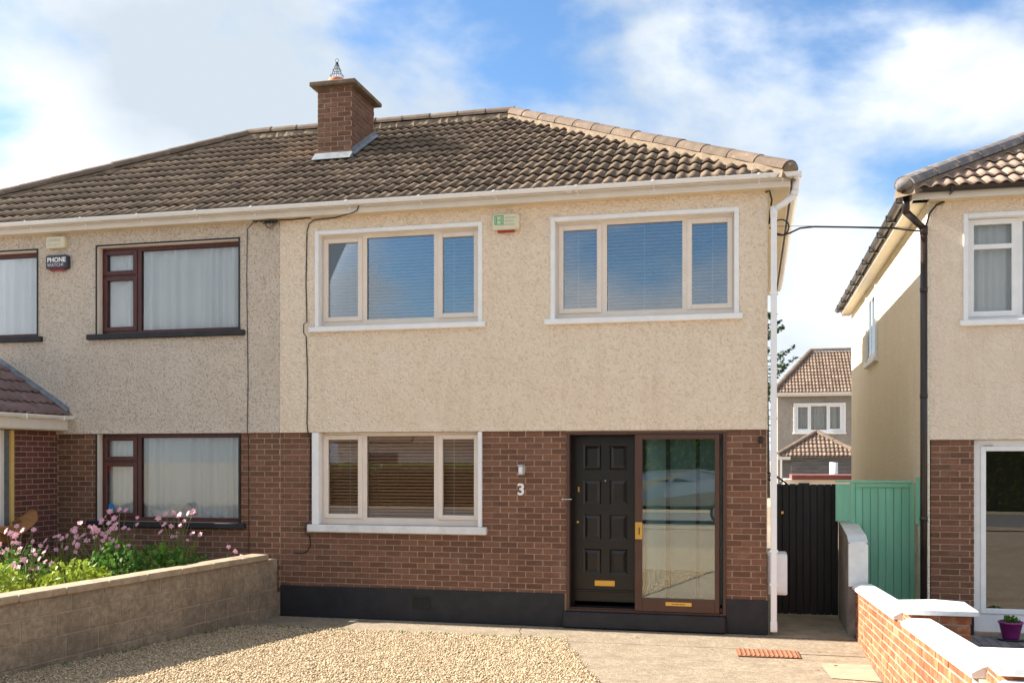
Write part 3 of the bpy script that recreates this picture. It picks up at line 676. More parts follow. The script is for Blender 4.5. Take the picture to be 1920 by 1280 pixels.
# chimney ---------------------------------------------------------
chim = MB().box(CHX0+.004, CHX1-.004, CHY0+.006, CHY1, 6.2, 7.855).build('chimney', m_mortar, house)
def chim_face(lo, hi, axis, plane, sgn):
    zt = 7.855
    for k in range(21):
        zb = zt-(k+1)*.075+.005; ph = .1125 if k % 2 else 0
        a = lo-.225+ph
        while a < hi:
            s_, e = max(a, lo), min(a+.215, hi)
            if e-s_ > .03:
                if axis == 0: link('brick', brick_mesh(e-s_, m_brick), chim, None, (s_, plane+random.uniform(-.002, .002), zb))
                elif zb > 5.47+math.tan(PITCH)*(s_-EY)-.1: link('brick', brick_mesh(e-s_, m_brick), chim, None, (plane, s_, zb), (0, 0, R(90)))
            a += .225
chim_face(CHX0, CHX1, 0, CHY0, 1); chim_face(CHY0+.03, CHY1, 1, CHX1+.002, 1)
cc = MB(); cc.box(CHX0-.10, CHX1+.10, CHY0-.10, CHY1+.10, 7.875, 7.945, .012); cc.prism([(CHX0-.004, 7.857), (CHX0-.09, 7.875), (CHX1+.09, 7.875), (CHX1+.004, 7.857)], 1, CHY0-.004, CHY1+.004); cc.build('chimney_cap', m_chimcap, chim)
pot = MB().lathe([(.115, -.05), (.13, .01), (.13, .06), (.115, .07), (.105, .075), (.10, .02)], (-6.50, 2.05, 7.995), 20).build('chimney_pot', m_terra, chim, smooth=True)
gd = MB()
for k in range(12):
    a = 2*math.pi*k/12; gd.tube([(-6.50+.105*math.cos(a), 2.05+.105*math.sin(a), 8.115), (-6.50+.092*math.cos(a), 2.05+.092*math.sin(a), 8.115), (-6.50+.012*math.cos(a), 2.05+.012*math.sin(a), 8.330)], .0035, 5)
for rr, zz in ((.106, 8.115), (.066, 8.205), (.02, 8.315)): gd.tube([(-6.50+rr*math.cos(a*math.pi/8), 2.05+rr*math.sin(a*math.pi/8), zz) for a in range(17)], .0035, 5)
gd.tube([(-6.50+.028*math.cos(a*math.pi/6), 2.05, 8.358+.028*math.sin(a*math.pi/6)) for a in range(13)], .0035, 5); gd.build('bird_guard', m_iron, chim)
MB().lathe([(.12, 0), (.14, .02), (.14, .045), (.12, .055), (.02, .06)], (-6.30, 2.45, 7.950), 20).build('flue_cover', m_iron, chim, smooth=True)
zf = lambda y: EZ+math.tan(PITCH)*(y-EY)
fl = MB(); fl.prism([(CHY0-.15, zf(CHY0-.15)+.085), (CHY0-.012, zf(CHY0)+.125), (CHY0-.004, zf(CHY0)+.135), (CHY0-.004, zf(CHY0)+.03)], 0, CHX0-.04, CHX1+.03)
fl.prism([(CHX1+.004, zf(CHY0)-.1), (CHX1+.012, zf(CHY0)-.1), (CHX1+.012, zf(CHY0)+.15), (CHX1+.004, zf(CHY0)+.15)], 1, CHY0-.01, CHY0+.02)
y0_, y1_ = CHY0-.02, CHY1+.05
fl.poly([(CHX1+.012, y0_, zf(y0_)+.03), (CHX1+.012, y1_, zf(y1_)+.03), (CHX1+.012, y1_, zf(y1_)+.19), (CHX1+.012, y0_, zf(y0_)+.19)])
fl.poly([(CHX1+.012, y0_, zf(y0_)+.12), (CHX1+.07, y0_, zf(y0_)+.095), (CHX1+.07, y1_, zf(y1_)+.095), (CHX1+.012, y1_, zf(y1_)+.12)])
fl.build('flashing', m_lead, chim)
# porch -----------------------------------------------------------
st = MB().box(-2.515, -.493, -.10, .30, 0, .205, .02).build('doorstep', m_black, house)
pf = MB(); pf.ring(-2.474, -.491, .206, 2.469, -2.435, -.53, .235, 2.435, -.015, .075, .004); pf.box(-2.435, -.53, .03, .07, .2365, .25, .002)
porch = pf.build('porch_frame', m_brown, house)
MB().box(-2.43, -1.60, -.012, .02, .2075, .226, .003).build('threshold', m_steel, porch)
# sliding door, right half
SX0, SX1 = -1.605, -.572
MB().ring(SX0, SX1, .238, 2.432, SX0+.092, SX1-.055, .405, 2.375, -.028, .012, .004).build('sliding_door', m_brown, house)
sdo = house.children[-1]
MB().box(SX0+.088, SX1-.051, -.010, -.004, .40, 2.38).build('pane', m_glass_d, sdo)
MB().box(SX0+.004, SX0+.092, -.042, -.0285, 1.13, 1.345, .004).box(SX0+.03, SX0+.055, -.05, -.0425, 1.17, 1.30, .004).build('handle', m_brass, sdo)
MB().box(SX0+.05, SX0+.062, -.054, -.0505, 1.19, 1.28, .001).build('grip', m_blackp, sdo)
lp = MB().box(-1.225, -.905, -.034, -.0285, .315, .362, .002).build('letter_plate', m_brass, sdo)
tk = MB()
for i, wd in enumerate((.012, .010, .018, .008, .015, .012, .012)): tk.box(-1.145+i*.024, -1.145+i*.024+wd, -.0355, -.0345, .331, .344)
tk.build('plate_lettering', m_blackp, sdo)
# fixed pane running behind the slider
MB().ring(-.572, -.532, .252, 2.43, -.566, -.540, .30, 2.40, .028, .06, .003).build('fixed_light', m_brown, house)
# inner screen: black panelled door and obscured side lights
iy = .27
MB().grid_wall(-2.474, -.491, .206, 2.469, iy-.0, iy+.05, [(-2.415, -1.60, .245, 2.43), (-1.50, -1.245, .30, 2.43), (-1.19, -.868, .30, 2.43), (-.825, -.53, .30, 2.43)]).build('inner_screen', m_door, house)
isc = house.children[-1]
for a, b in ((-1.50, -1.245), (-1.19, -.868), (-.825, -.53)): MB().box(a-.004, b+.004, iy+.02, iy+.028, .296, 2.434).build('frosted_pane', m_frost, isc)
PAN = [(-2.302, -2.068), (-1.962, -1.732)]; PZ = [(1.99, 2.318), (1.54, 1.868), (1.09, 1.42), (.652, .975)]
dr = MB(); dr.grid_wall(-2.412, -1.603, .43, 2.427, iy-.012, iy+.03, [(a, b, c, d_) for a, b in PAN for c, d_ in PZ]); dr.box(-2.412, -1.603, iy-.012, iy+.03, .30, .4295); door = dr.build('front_door', m_door, house)
for a, b in PAN:
    for c, d_ in PZ:
        p = MB(); y_o, y_i = iy-.0115, iy-.003; e = .055
        ou = [(a, c), (b, c), (b, d_), (a, d_)]; inn = [(a+e, c+e), (b-e, c+e), (b-e, d_-e), (a+e, d_-e)]
        fl0 = [(a+.022, c+.022), (b-.022, c+.022), (b-.022, d_-.022), (a+.022, d_-.022)]
        for i in range(4):
            j = (i+1) % 4
            p.poly([(ou[i][0], y_o, ou[i][1]), (ou[j][0], y_o, ou[j][1]), (fl0[j][0], y_i+.006, fl0[j][1]), (fl0[i][0], y_i+.006, fl0[i][1])])
            p.poly([(fl0[i][0], y_i+.006, fl0[i][1]), (fl0[j][0], y_i+.006, fl0[j][1]), (inn[j][0], y_o+.002, inn[j][1]), (inn[i][0], y_o+.002, inn[i][1])])
        p.poly([(q[0], y_o+.002, q[1]) for q in inn]); p.build('panel', m_door, door)
MB().box(-2.155, -1.89, iy-.022, iy-.0125, .497, .572, .004).box(-2.13, -1.915, iy-.026, iy-.0225, .515, .555, .003).build('letter_plate', m_brass, door)
MB().box(-2.375, -2.345, iy-.03, iy-.0125, 1.70, 1.775, .006).build('lock', m_brass, door)
MB().lathe([(.0, 0), (.016, .001), (.016, .01), (.004, .012)], (0, 0, 0), 14); kh = MB(); kh.tube([(-2.372, iy-.0125, 1.317), (-2.372, iy-.025, 1.317)], .016, 14); kh.build('keyhole', m_brass, door)
MB().tube([(-2.015, iy-.0125, 1.85), (-2.015, iy-.018, 1.85)], .009, 12).build('spy_hole', m_steel, door)
MB().box(-2.412, -1.603, iy-.035, iy-.0125, .425, .452, .006).build('weather_bar', m_door, door)
MB().box(-2.474, -.491, .078, iy-.001, .2062, .2075).build('porch_floor', m_blackp, house)
MB().tube([(-2.52, -.03, 1.62), (-2.40, -.035, 1.62)], .007, 8).tube([(-2.52, -.012, 1.62), (-2.52, -.036, 1.62)], .012, 8).build('catch', m_steel, porch)
mt = MB().box(-2.30, -1.70, .085, .25, .2078, .222, .004).build('door_mat', M('mat', (.02, .02, .022), (.035, .035, .035), 60, .95, .6, 200, .004)); tag(mt, 'dark door mat on the porch floor before the black door', 'mat')
# house fittings (things fixed on the wall)
n3 = text_mb('3', .205, -3.115, 1.672, -.018, .014, bold=.006).build('house_number', m_white); tag(n3, 'pale house number three fixed on the brown brick wall', 'number')
wl = empty('wall_light', (-3.06, -.03, 1.93), 'small steel wall light above the house number', 'light')
MB().box(-3.10, -3.02, -.012, -.002, 1.925, 2.06, .004).build('back_plate', m_steel, wl)
MB().box(-3.098, -3.022, -.09, -.0125, 2.035, 2.055, .004).box(-3.098, -3.022, -.09, -.0125, 1.925, 1.94, .004).build('housing', m_steel, wl)
MB().box(-3.085, -3.035, -.08, -.015, 1.9405, 2.0345, .006).build('diffuser', m_white, wl)
al = empty('alarm_box', (-3.25, -.03, 5.05), 'cream alarm box with green square emblem between the upper windows', 'alarm box', 'alarm boxes on the walls')
def rbox(x0, x1, z0, z1, y0, y1, r, n=5):
    pts = []
    for cx, cz, a0 in ((x1-r, z1-r, 0), (x0+r, z1-r, 90), (x0+r, z0+r, 180), (x1-r, z0+r, 270)):
        for k in range(n+1): a = R(a0+90*k/n); pts.append((cx+r*math.cos(a), cz+r*math.sin(a)))
    b = MB(); b.prism(pts, 1, y1, y0); c0 = ((x0+x1)/2, (z0+z1)/2); nn = len(pts); i0 = len(b.v)
    for q in pts: b.v.append((c0[0]+(q[0]-c0[0])*.9, y0-.012, c0[1]+(q[1]-c0[1])*.88))
    b.f.pop(1) if False else None
    for i in range(nn): j = (i+1) % nn; b.f.append((nn+i, nn+j, i0+j, i0+i))
    b.f.append(tuple(i0+i for i in range(nn))); return b
rbox(-3.425, -3.075, 5.06, 5.265, -.085, -.0225, .04).build('case', m_beige, al, fix=True)
MB().box(-3.36, -3.14, -.08, -.035, 5.035, 5.062, .004).build('strobe', m_redp, al)
lg = MB().ring(-3.395, -3.275, 5.125, 5.245, -3.382, -3.288, 5.138, 5.232, -.0995, -.0975, 0)
lg.build('logo_square', m_greenink, al); text_mb('H', .125, -3.382, 5.141, -.0985, .002).build('logo_letter', m_greenink, al)
ln = MB()
for i, (a, b) in enumerate(((-3.255, -3.115), (-3.255, -3.14), (-3.30, -3.13))): ln.box(a, b, -.0992, -.0975, 5.205-i*.045, 5.222-i*.045)
ln.build('faded_lettering', M('faded ink', (.42, .52, .36), None, rough=.7), al)
cv = empty('security_camera', (-.08, -.03, 2.34), 'small black dome camera on the brick pier beside the porch', 'camera')
MB().tube([(-.08, -.001, 2.375), (-.08, -.03, 2.375)], .032, 14).build('mount', m_blackp, cv); MB().lathe([(.01, -.045), (.026, -.035), (.033, -.012), (.033, .012), (.025, .022)], (-.08, -.052, 2.365), 14).build('dome', m_blackp, cv, smooth=True)
def cable(pts, label, r=.006, m=m_blackp, name='cable'):
    o = MB().tube(pts, r, 6).build(name, m, None, smooth=True); tag(o, label, 'cable'); return o
cable([(-5.215, FY-.012, 5.47), (-5.24, -.19, 5.40), (-5.30, -.19, 5.372), (-5.60, -.045, 5.36), (-5.93, -.033, 5.345), (-6.0, -.03, 5.30), (-6.03, -.029, 5.2), (-6.045, -.029, 4.5), (-6.03, -.029, 3.98), (-6.045, -.098, 3.94), (-6.045, -.098, 3.82), (-6.04, -.03, 3.78), (-6.02, -.029, 3.2), (-6.03, -.029, 2.62), (-6.015, -.036, 2.50), (-5.99, -.007, 2.40), (-6.0, -.006, 1.3), (-6.03, -.085, 1.262), (-6.03, -.085, 1.13), (-6.0, -.007, 1.10), (-5.99, -.006, .96), (-6.04, -.006, .88), (-6.12, -.008, .85), (-6.22, -.006, .853)], 'black cable running down the cream house wall from the eaves', .0075)
cable([(-6.70, -.10, 5.36), (-6.85, -.035, 5.345), (-6.915, -.03, 5.28), (-6.925, -.029, 4.6), (-6.905, -.029, 3.2), (-6.915, -.032, 2.5), (-6.91, -.007, 2.42), (-6.90, -.006, .75)], 'thin dark cable running down the grey pebbledash beside the party wall', .005)
cb_ = MB()
for k in range(3): cb_.tube([(-6.70+.03*k, -.08, 5.36), (-6.62+.02*k, -.09, 5.31-.02*k), (-6.56+.02*k, -.09, 5.27-.015*k), (-6.51+.02*k, -.085, 5.30), (-6.49+.02*k, -.08, 5.365)], .0035, 5)
cb_.tube([(-6.80, -.1, 5.362), (-6.2, -.1, 5.355), (-5.95, -.08, 5.37)], .009, 6)
for k in range(4): cb_.box(-6.62+.05*k, -6.59+.05*k, -.12, -.07, 5.325, 5.365, .004)
tag(cb_.build('cable_junction', m_blackp), 'tangle of looped cables under the eaves where the two houses join', 'cables')
cable([(-.02, -.03, 5.355), (.02, -.10, 5.35), (.05, -.02, 5.26), (.03, .03, 5.12), (.02, .02, 4.98)], 'thick black cable tucked under the soffit at the house corner', .012)
lp_ = [(.155+.095*math.cos(a*math.pi/10), .0, 4.925+.095*math.sin(a*math.pi/10)) for a in range(-8, 13)]
cable([(.02, .0, 4.93), (.06, .0, 4.90)]+lp_, 'coil of black cable beside the white downpipe', .009)
cable([(.05, .0, 4.90), (.10, .0, 4.855), (.18, .0, 4.83), (.27, .02, 4.86), (.38, .05, 4.915), (.55, .1, 4.935), (1.0, .28, 4.945), (1.5, .48, 4.95), (1.75, .58, 4.93), (1.9, .63, 4.925)], 'black overhead cable strung across the gap between the two houses', .011)
cable([(.02, .0, 4.945), (.5, .1, 4.945), (1.2, .35, 4.955), (1.88, .6, 4.96)], 'fine support wire above the overhead cable across the gap', .003)
mbx = empty('meter_box', (.12, .35, .45), 'white meter box on the side wall behind the downpipe', 'meter box')
MB().box(.0005, .235, .12, .52, .47, .97, .012).build('case', m_white, mbx); MB().box(.02, .215, .106, .119, .50, .95, .006).build('lid', m_white, mbx)
wd = MB()
for k in range(9):
    a = random.uniform(0, 6.28); b = random.uniform(.10, .2); wd.poly([(.035, -.02, .0), (.035+.02*math.cos(a), -.03+.02*math.sin(a), b*.6), (.035+.05*math.cos(a), -.03+.05*math.sin(a), b), (.045+.03*math.cos(a), -.02+.02*math.sin(a), b*.5)])
tag(wd.build('weed', m_leafg), 'small green weed growing at the foot of the downpipe', 'plant')
# blinds
blind(-5.80, -3.70, 4.0, 5.13, .19, m_blindw, 'white slatted blind in the upper window beside the party wall', .75)
blind(-2.56, -.45, 4.0, 5.13, .19, m_blindw, 'white slatted blind in the upper window beside the downpipe', .65, cords=(.1, .5, .9))
blind(-5.80, -3.70, 1.33, 2.46, .19, m_blindb, 'brown wooden slatted blind in the ground floor window', .8)

# ================================================================== the joined house on the left
nb = empty('semi_detached_house', (-9.8, 3.9, 0), 'grey pebbledashed house with mahogany windows joined to the cream house', 'house', 'pair of joined houses')
L_END = -12.98
N_UP = [(-9.275, -7.05, 3.905, 5.155), (-12.5, -10.275, 3.905, 5.155)]; N_LO = [(-9.275, -7.05, 1.25, 2.50)]
MB().grid_wall(L_END, PW-.001, 2.50, 5.40, -.022, .26, N_UP).build('upper_wall', m_grey, nb)
MB().prism([(-.03, 2.488), (-.03, 2.50), (-.0225, 2.545), (.005, 2.545), (.005, 2.488)], 0, L_END, PW-.002).build('render_lip', m_grey, nb)
MB().grid_wall(L_END, PW-.001, 0, 2.487, .006, .26, N_LO+[(-11.9, -10.7, 0, 2.3)]).build('lower_wall', m_mortar, nb)
MB().box(L_END+.0, L_END+.26, .262, 7.8, 0, 5.4).box(L_END+.2605, PW-.101, 7.6, 7.8, 0, 5.4).build('side_wall', m_grey, nb)
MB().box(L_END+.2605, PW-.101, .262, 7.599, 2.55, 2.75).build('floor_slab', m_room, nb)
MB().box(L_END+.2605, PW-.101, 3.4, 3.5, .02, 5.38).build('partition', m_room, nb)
brick_wall(nb, -9.95, PW-.012, .30, 2.487, N_LO, m_brick, 300, phase=.02)
for (a, b, c, d_) in N_UP+N_LO:
    lo = c < 2
    wu = window_unit(nb, a, b, c, d_-(.014 if lo else 0), two_light(a, c, b-a), m_maho, .085, (a-.15, b+.10, c-.078), m_black, None, yface=0, mglass=m_glass_c)
    bd = MB(); t = .022
    bd.box(a-t, a, -.034, -.0225 if not lo else -.001, c, d_+(t if not lo else -.02), .002); bd.box(b, b+t, -.034, -.0225 if not lo else -.001, c, d_+(t if not lo else -.02), .002)
    if not lo: bd.box(a+.0005, b-.0005, -.0335, -.0225, d_, d_+t, .002)
    bd.build('surround', m_black, wu)
    rv = MB(); rv.box(a+.0005, a+.012, -.02, .084, c, d_-.015)
    if not lo: rv.box(a+.0125, b-.001, -.02, .084, d_-.012, d_-.0005)
    rv.build('reveal', m_frame, wu)
st_ = MB().box(-9.19, -9.15, .103, .1065, 1.955, 2.03).build('window_sticker', m_redp); tag(st_, 'small red sticker in the small pane of the mahogany ground floor window', 'sticker')
st_ = MB().tube([(-9.14, .106, 1.44), (-9.14, .103, 1.44)], .055, 16).build('window_sticker', M('blue print', (.03, .22, .48), None, rough=.5)); tag(st_, 'round blue sticker low in the small mahogany window pane', 'sticker')
curtain(-9.25, -7.08, 3.93, 5.12, .175, m_net, 'white net curtain in the upper mahogany window', 13)
curtain(-12.4, -10.3, 3.93, 5.12, .175, m_net, 'white net curtain in the upper mahogany window above the tiled porch', 13)
curtain(-9.25, -7.08, 1.28, 2.46, .19, m_net2, 'patterned lace curtain in the ground floor mahogany window', 15, .035)
# pale cloths heaped on the inner window sill
for i, (cx, cz, rx) in enumerate(((-8.22, 1.36, .26), (-7.98, 1.33, .20), (-8.02, 1.44, .15))):
    bm = bmesh.new(); bmesh.ops.create_icosphere(bm, subdivisions=3, radius=1)
    for v in bm.verts:
        q = v.co; f = 1+.16*math.sin(q.x*5+i)+.12*math.sin(q.z*7+q.y*4+i*2)
        v.co = Vector((cx+q.x*rx*f, .155+q.y*.035, cz+q.z*.085*f+.03*math.sin(q.x*4)))
    me = bpy.data.meshes.new('cloth'); bm.to_mesh(me); bm.free(); me.materials.append(M('linen%d' % i, (.62, .55, .46), (.7, .64, .56), 6, .9)); me.polygons.foreach_set('use_smooth', [True]*len(me.polygons))
    tag(link('folded_cloth', me), ['wide pale cloth heaped behind the lace window glass', 'pale cloth bundle lying right of the wide heap in the lace window', 'small pale cloth on top of the heap in the lace window'][i], 'cloth')
# alarm boxes with their lettering
a1 = empty('alarm_box', (-9.92, -.03, 5.15), 'faded cream alarm box high on the grey pebbledash wall', 'alarm box', 'alarm boxes on the walls')
rbox(-10.075, -9.765, 5.155, 5.325, -.08, -.0225, .03).build('case', m_beige, a1, fix=True)
text_mb('CHOICE', .058, -10.045, 5.25, -.093, .002).build('lettering', m_greypt, a1); text_mb('SECURITY', .050, -10.045, 5.185, -.093, .002).build('lettering', M('pale ink', (.50, .49, .40), None), a1)
a2 = empty('alarm_box', (-9.9, -.03, 4.83), 'dark navy alarm box with white lettering below the faded one', 'alarm box', 'alarm boxes on the walls')
rbox(-10.075, -9.715, 4.855, 5.055, -.085, -.0225, .035).build('case', m_navy, a2, fix=True); MB().box(-10.02, -9.77, -.08, -.03, 4.835, 4.857, .004).build('strobe', m_redp, a2)
text_mb('PHONE', .092, -10.045, 4.955, -.098, .002, bold=.003).build('lettering', m_white, a2); text_mb('WATCH', .066, -10.045, 4.89, -.098, .002).build('lettering', M('pinkish print', (.75, .60, .62), None), a2)
MB().box(-9.80, -9.775, -.0995, -.0975, 4.90, 4.935).build('sound_mark', m_greypt, a2)
# roof of the left half
LC = 2*MID-RC; LA = (2*MID-APX[0], APX[1], APX[2])
rf = MB(); rf.poly([(LC, EY, EZ+d), (MID, EY, EZ+d), (MID, APX[1], APX[2]+d), (LA[0], LA[1], LA[2]+d)]); rf.poly([(LC, BY, EZ+d), (LC, EY, EZ+d), (LA[0], LA[1], LA[2]+d)]); rf.poly([(MID, BY, EZ+d), (LC, BY, EZ+d), (LA[0], LA[1], LA[2]+d), (MID, APX[1], APX[2]+d)])
nroof = rf.build('roof', m_tile, nb)
tile_slope(nroof, (MID-23*.30, EY+.05, EZ+.028), 0, 23*.30, SL, m_tile, (RC-APX[0])/SL, None, skip=inch, loff=LC-(MID-23*.30))
ridge_run(nroof, (LC, EY-.01, EZ+.035), (LA[0], LA[1], LA[2]+.045), m_ridge, .46, .115); ridge_run(nroof, (MID, APX[1], APX[2]+.05), (LA[0]-.05, LA[1], LA[2]+.05), m_ridge, .46, .115)
bedding(nroof, (LC, EY, EZ+.03), (LA[0], LA[1], LA[2]+.03)); bedding(nroof, (MID, APX[1], APX[2]+.03), (LA[0], LA[1], LA[2]+.03))
fascia(nb, L_END-.2, PW-.001); MB().box(L_END-.2, PW-.001, FY+.0205, -.0225, 5.374, 5.386).build('soffit', m_soffit, nb)
gutter(nb, L_END-.25, MID+.055, m_gutter, br=[-6.72, -7.55, -8.45, -9.35, -10.25, -10.9])
# projecting porch with its own tiled roof
pp = nb
PX = -9.95
por = MB().box(PX-.22, PX-.006, -.84, -.001, .0, 2.53).build('porch_wall', m_mortar_l, nb)
for k in range(34):
    zb = 2.53-(k+1)*.075+.005
    a = -.84+(-.1125 if k % 2 else 0)
    while a < -.005:
        s_, e = max(a, -.84), min(a+.215, -.006)
        if e-s_ > .03 and zb > .02: link('brick', brick_mesh(e-s_, m_porchbrick), por, None, (PX, s_, zb), (0, 0, R(90)))
        a += .225
MB().box(PX-.22, PX-.004, -1.6, -.842, .0, .95).build('porch_sill_wall', m_porchbrick, nb)
MB().box(PX-.24, PX+.05, -1.6, -.842, .951, .99, .006).build('porch_sill', m_lead, nb)
MB().box(PX-.20, PX-.02, -.905, -.8425, .992, 2.52).build('insulation_strip', m_yellow, nb)
MB().box(PX-.20, PX-.05, -1.02, -.906, .992, 2.52).build('blockwork_pier', m_dpc, nb)
MB().box(PX-.06, PX-.02, -1.10, -1.03, .992, 2.52, .004).build('opening_post', m_fascia, nb)
MB().box(PX-1.9, PX-1.7, -1.6, -.03, .0, 2.5).build('porch_far_wall', m_dpc, nb)
pz0, pz1 = 2.76, 3.52; px0, px1 = PX+.20, PX-.98
pr_ = MB(); pr_.poly([(px0, -1.8, pz0-.03), (px0, -.024, pz0-.03), (px1, -.024, pz1-.03), (px1, -1.8, pz1-.03)]); pr_.poly([(px1, -1.8, pz1-.03), (px1, -.024, pz1-.03), (px1-1.18, -.024, pz0-.03), (px1-1.18, -1.8, pz0-.03)])
pro = pr_.build('porch_roof', m_tile_p, nb)
slope_pitch[0] = math.atan2(pz1-pz0, px0-px1)
tile_slope(pro, (px0+.03, -1.8, pz0-.015), R(90), 1.77, math.hypot(pz1-pz0, px0-px1), m_tile_p, None, None, gauge=.30, w=.30, k=.85)
slope_pitch[0] = PITCH
fw = MB()
fw.poly([(px0+.02, -.0245, pz0+.03), (px1, -.0245, pz1+.03), (px1, -.0245, pz1+.11), (px0+.02, -.0245, pz0+.11)]); fw.poly([(px0+.02, -.10, pz0+.055), (px0+.02, -.0245, pz0+.06), (px1, -.0245, pz1+.06), (px1, -.10, pz1+.055)]); fw.build('flashing', m_lead, pro)
MB().box(px0-.02, px0, -1.8, -.03, 2.545, 2.69, .004).build('porch_fascia', m_fascia, nb); MB().box(PX-.2, px0-.0205, -1.8, -.03, 2.532, 2.544).build('porch_soffit', m_soffit, nb)
pg = MB(); pg.prism([(px0+.055-a, 2.735+b) for a, b in gutter_prof(.052)], 1, -1.8, .0-.03); pgo = pg.build('porch_gutter', m_gutter, nb, fix=True)
for by in (-.25, -1.0): MB().box(px0, px0+.115, by-.012, by+.012, 2.675, 2.688, .003).box(px0+.104, px0+.116, by-.012, by+.012, 2.68, 2.745, .003).build('gutter_bracket', m_gutter, pgo)
# brown felt bundle lying on the unfinished sill
ft = MB(); nseg, nr = 40, 9
for j in range(nr):                                # wide brim rolled up at both ends, slumped crown below
    t = j/(nr-1)
    for i in range(nseg):
        a = 2*math.pi*i/nseg
        if t < .5: r_ = .30+.70*(1-t*2); x_, y_ = .30*r_*math.cos(a), .60*r_*math.sin(a); z_ = .17*abs(math.sin(a))**1.6*r_**2-.13*max(0, math.cos(a))*r_+.012*math.sin(a*5)+.03*math.sin(a*2)
        else: q = (t-.5)*2; r_ = .30*math.cos(q*1.45)+.06; x_, y_ = .55*r_*math.cos(a), .95*r_*math.sin(a); z_ = -.27*math.sin(q*1.5)
        ft.v.append((PX+.06+x_, -1.17+y_, 1.27+z_))
for j in range(nr-1):
    for i in range(nseg): a = j*nseg+i; b = j*nseg+(i+1) % nseg; ft.f.append((a, b, b+nseg, a+nseg))
ft.f.append(tuple(range((nr-1)*nseg, nr*nseg)))
fo = ft.build('felt_bundle', m_felt, None, smooth=True); md = fo.modifiers.new('solid', 'SOLIDIFY'); md.thickness = .02; md2 = fo.modifiers.new('sub', 'SUBSURF'); md2.levels = 1; md2.render_levels = 1
tag(fo, 'curled brown felt bundle lying on the unfinished porch sill', 'felt')

# ================================================================== neighbour on the right
YN, DZ, XN = .60, -.11, 1.902
rn = empty('neighbour_house', (5.5, 4.5, DZ), 'peach rendered house with dark gutters and white windows beyond the green gate', 'house')
XE = 8.4
NW = [(2.355, 4.75, 3.81, 5.06)]; ND = [(2.435, 5.2, .03, 2.375)]
MB().grid_wall(XN+.03, XE, 2.375, 5.28, YN-.022, YN+.26, NW).build('upper_wall', m_neigh, rn)
MB().prism([(YN-.03, 2.365), (YN-.03, 2.377), (YN-.0225, 2.42), (YN+.005, 2.42), (YN+.005, 2.365)], 0, XN+.03, XE).build('render_lip', m_neigh, rn)
MB().grid_wall(XN+.045, XE, DZ, 2.364, YN+.006, YN+.26, ND).build('lower_wall', m_mortar, rn)
MB().box(XN, XN+.26, YN+.261, 10.2, DZ, 5.28).box(XN, XN+.0295, YN-.02, YN+.2605, DZ, 5.28).box(XN+.2605, XE, 10.0, 10.2, DZ, 5.28).box(XE-.26, XE-.001, YN+.261, 9.99, DZ, 5.28).build('side_wall', m_neighside, rn)
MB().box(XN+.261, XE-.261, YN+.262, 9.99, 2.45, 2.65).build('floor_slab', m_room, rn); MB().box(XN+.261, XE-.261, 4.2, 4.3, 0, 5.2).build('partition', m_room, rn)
brick_wall(rn, XN+.045, 2.434, .25, 2.364, [], m_brick, 300, y=YN, phase=.0)
MB().box(XN+.04, 2.434, YN-.02, YN+.003, DZ, .248, .005).build('plinth', m_black, rn)
window_unit(rn, 2.355, 4.75, 3.81, 5.06, [(2.447, 2.875, 3.925, 4.98, 2+.785), (2.995, 4.65, 3.87, 5.0, 0)], m_white, YN+.085, (2.355-.09, 4.85, 3.738), m_white, (.045, .045, .045, 0), yface=YN, mglass=m_glass_c)
wdr = window_unit(rn, 2.437, 5.2, .032, 2.362, [(2.58, 3.62, .315, 2.225, 1), (3.80, 5.06, .315, 2.225, 1)], m_white, YN+.06, None, None, (.001, 0, 0, 0), yface=YN)
MB().box(2.55, 2.66, YN+.03, YN+.0415, 2.285, 2.30, .004).build('vent_slot', m_steel, wdr)
curtain(2.40, 4.7, 3.84, 5.03, YN+.22, m_net2, 'grey net curtain in the white upper window of the peach house', 16, .03)
# side window of the neighbour
MB().box(XN-.012, XN+.001, 5.55, 7.0, 3.88, 5.08, .004).build('side_window', m_white, rn); swn = rn.children[-1]
MB().box(XN-.0145, XN-.0125, 5.65, 6.25, 3.98, 4.98).box(XN-.0145, XN-.0125, 6.33, 6.9, 3.98, 4.98).build('pane', m_carglass, swn); MB().box(XN-.08, XN-.001, 5.45, 7.1, 3.80, 3.879, .006).build('sill', m_white, swn)
for (a, b) in ((5.52, 5.55), (7.0, 7.03)): MB().box(XN-.05, XN-.0005, a, b, 3.88, 5.11, .004).build('surround', m_white, swn)
# roof, hipped
NE = 5.37; NEY = YN-.30; NEX = XN-.30; NPITCH = math.atan2(2.38, 4.39)
NAX, NAY, NAZ = NEX+4.39, NEY+4.39, NE+2.38
r_ = MB(); r_.poly([(NEX, NEY, NE-.02), (XE+.3, NEY, NE-.02), (XE+.3, NAY, NAZ-.02), (NAX, NAY, NAZ-.02)]); r_.poly([(NEX, 10.5, NE-.02), (NEX, NEY, NE-.02), (NAX, NAY, NAZ-.02), (NAX, 10.5-4.39, NAZ-.02)]); r_.poly([(XE+.3, 10.5, NE-.02), (NEX, 10.5, NE-.02), (NAX, 10.5-4.39, NAZ-.02), (XE+.3, 10.5-4.39, NAZ-.02)])
r_.poly([(XE+.3, NEY, NE-.02), (XE+.3, 10.5, NE-.02), (XE+.3, 10.5-4.39, NAZ-.02), (XE+.3, NAY, NAZ-.02)])
rro = r_.build('roof', m_tile_n, rn); slope_pitch[0] = NPITCH; NS = math.hypot(2.38, 4.39)
tile_slope(rro, (NEX, NEY-.03, NE-.015), 0, 2.4, 2.2, m_tile_n, 4.39/NS, None)
slope_pitch[0] = PITCH
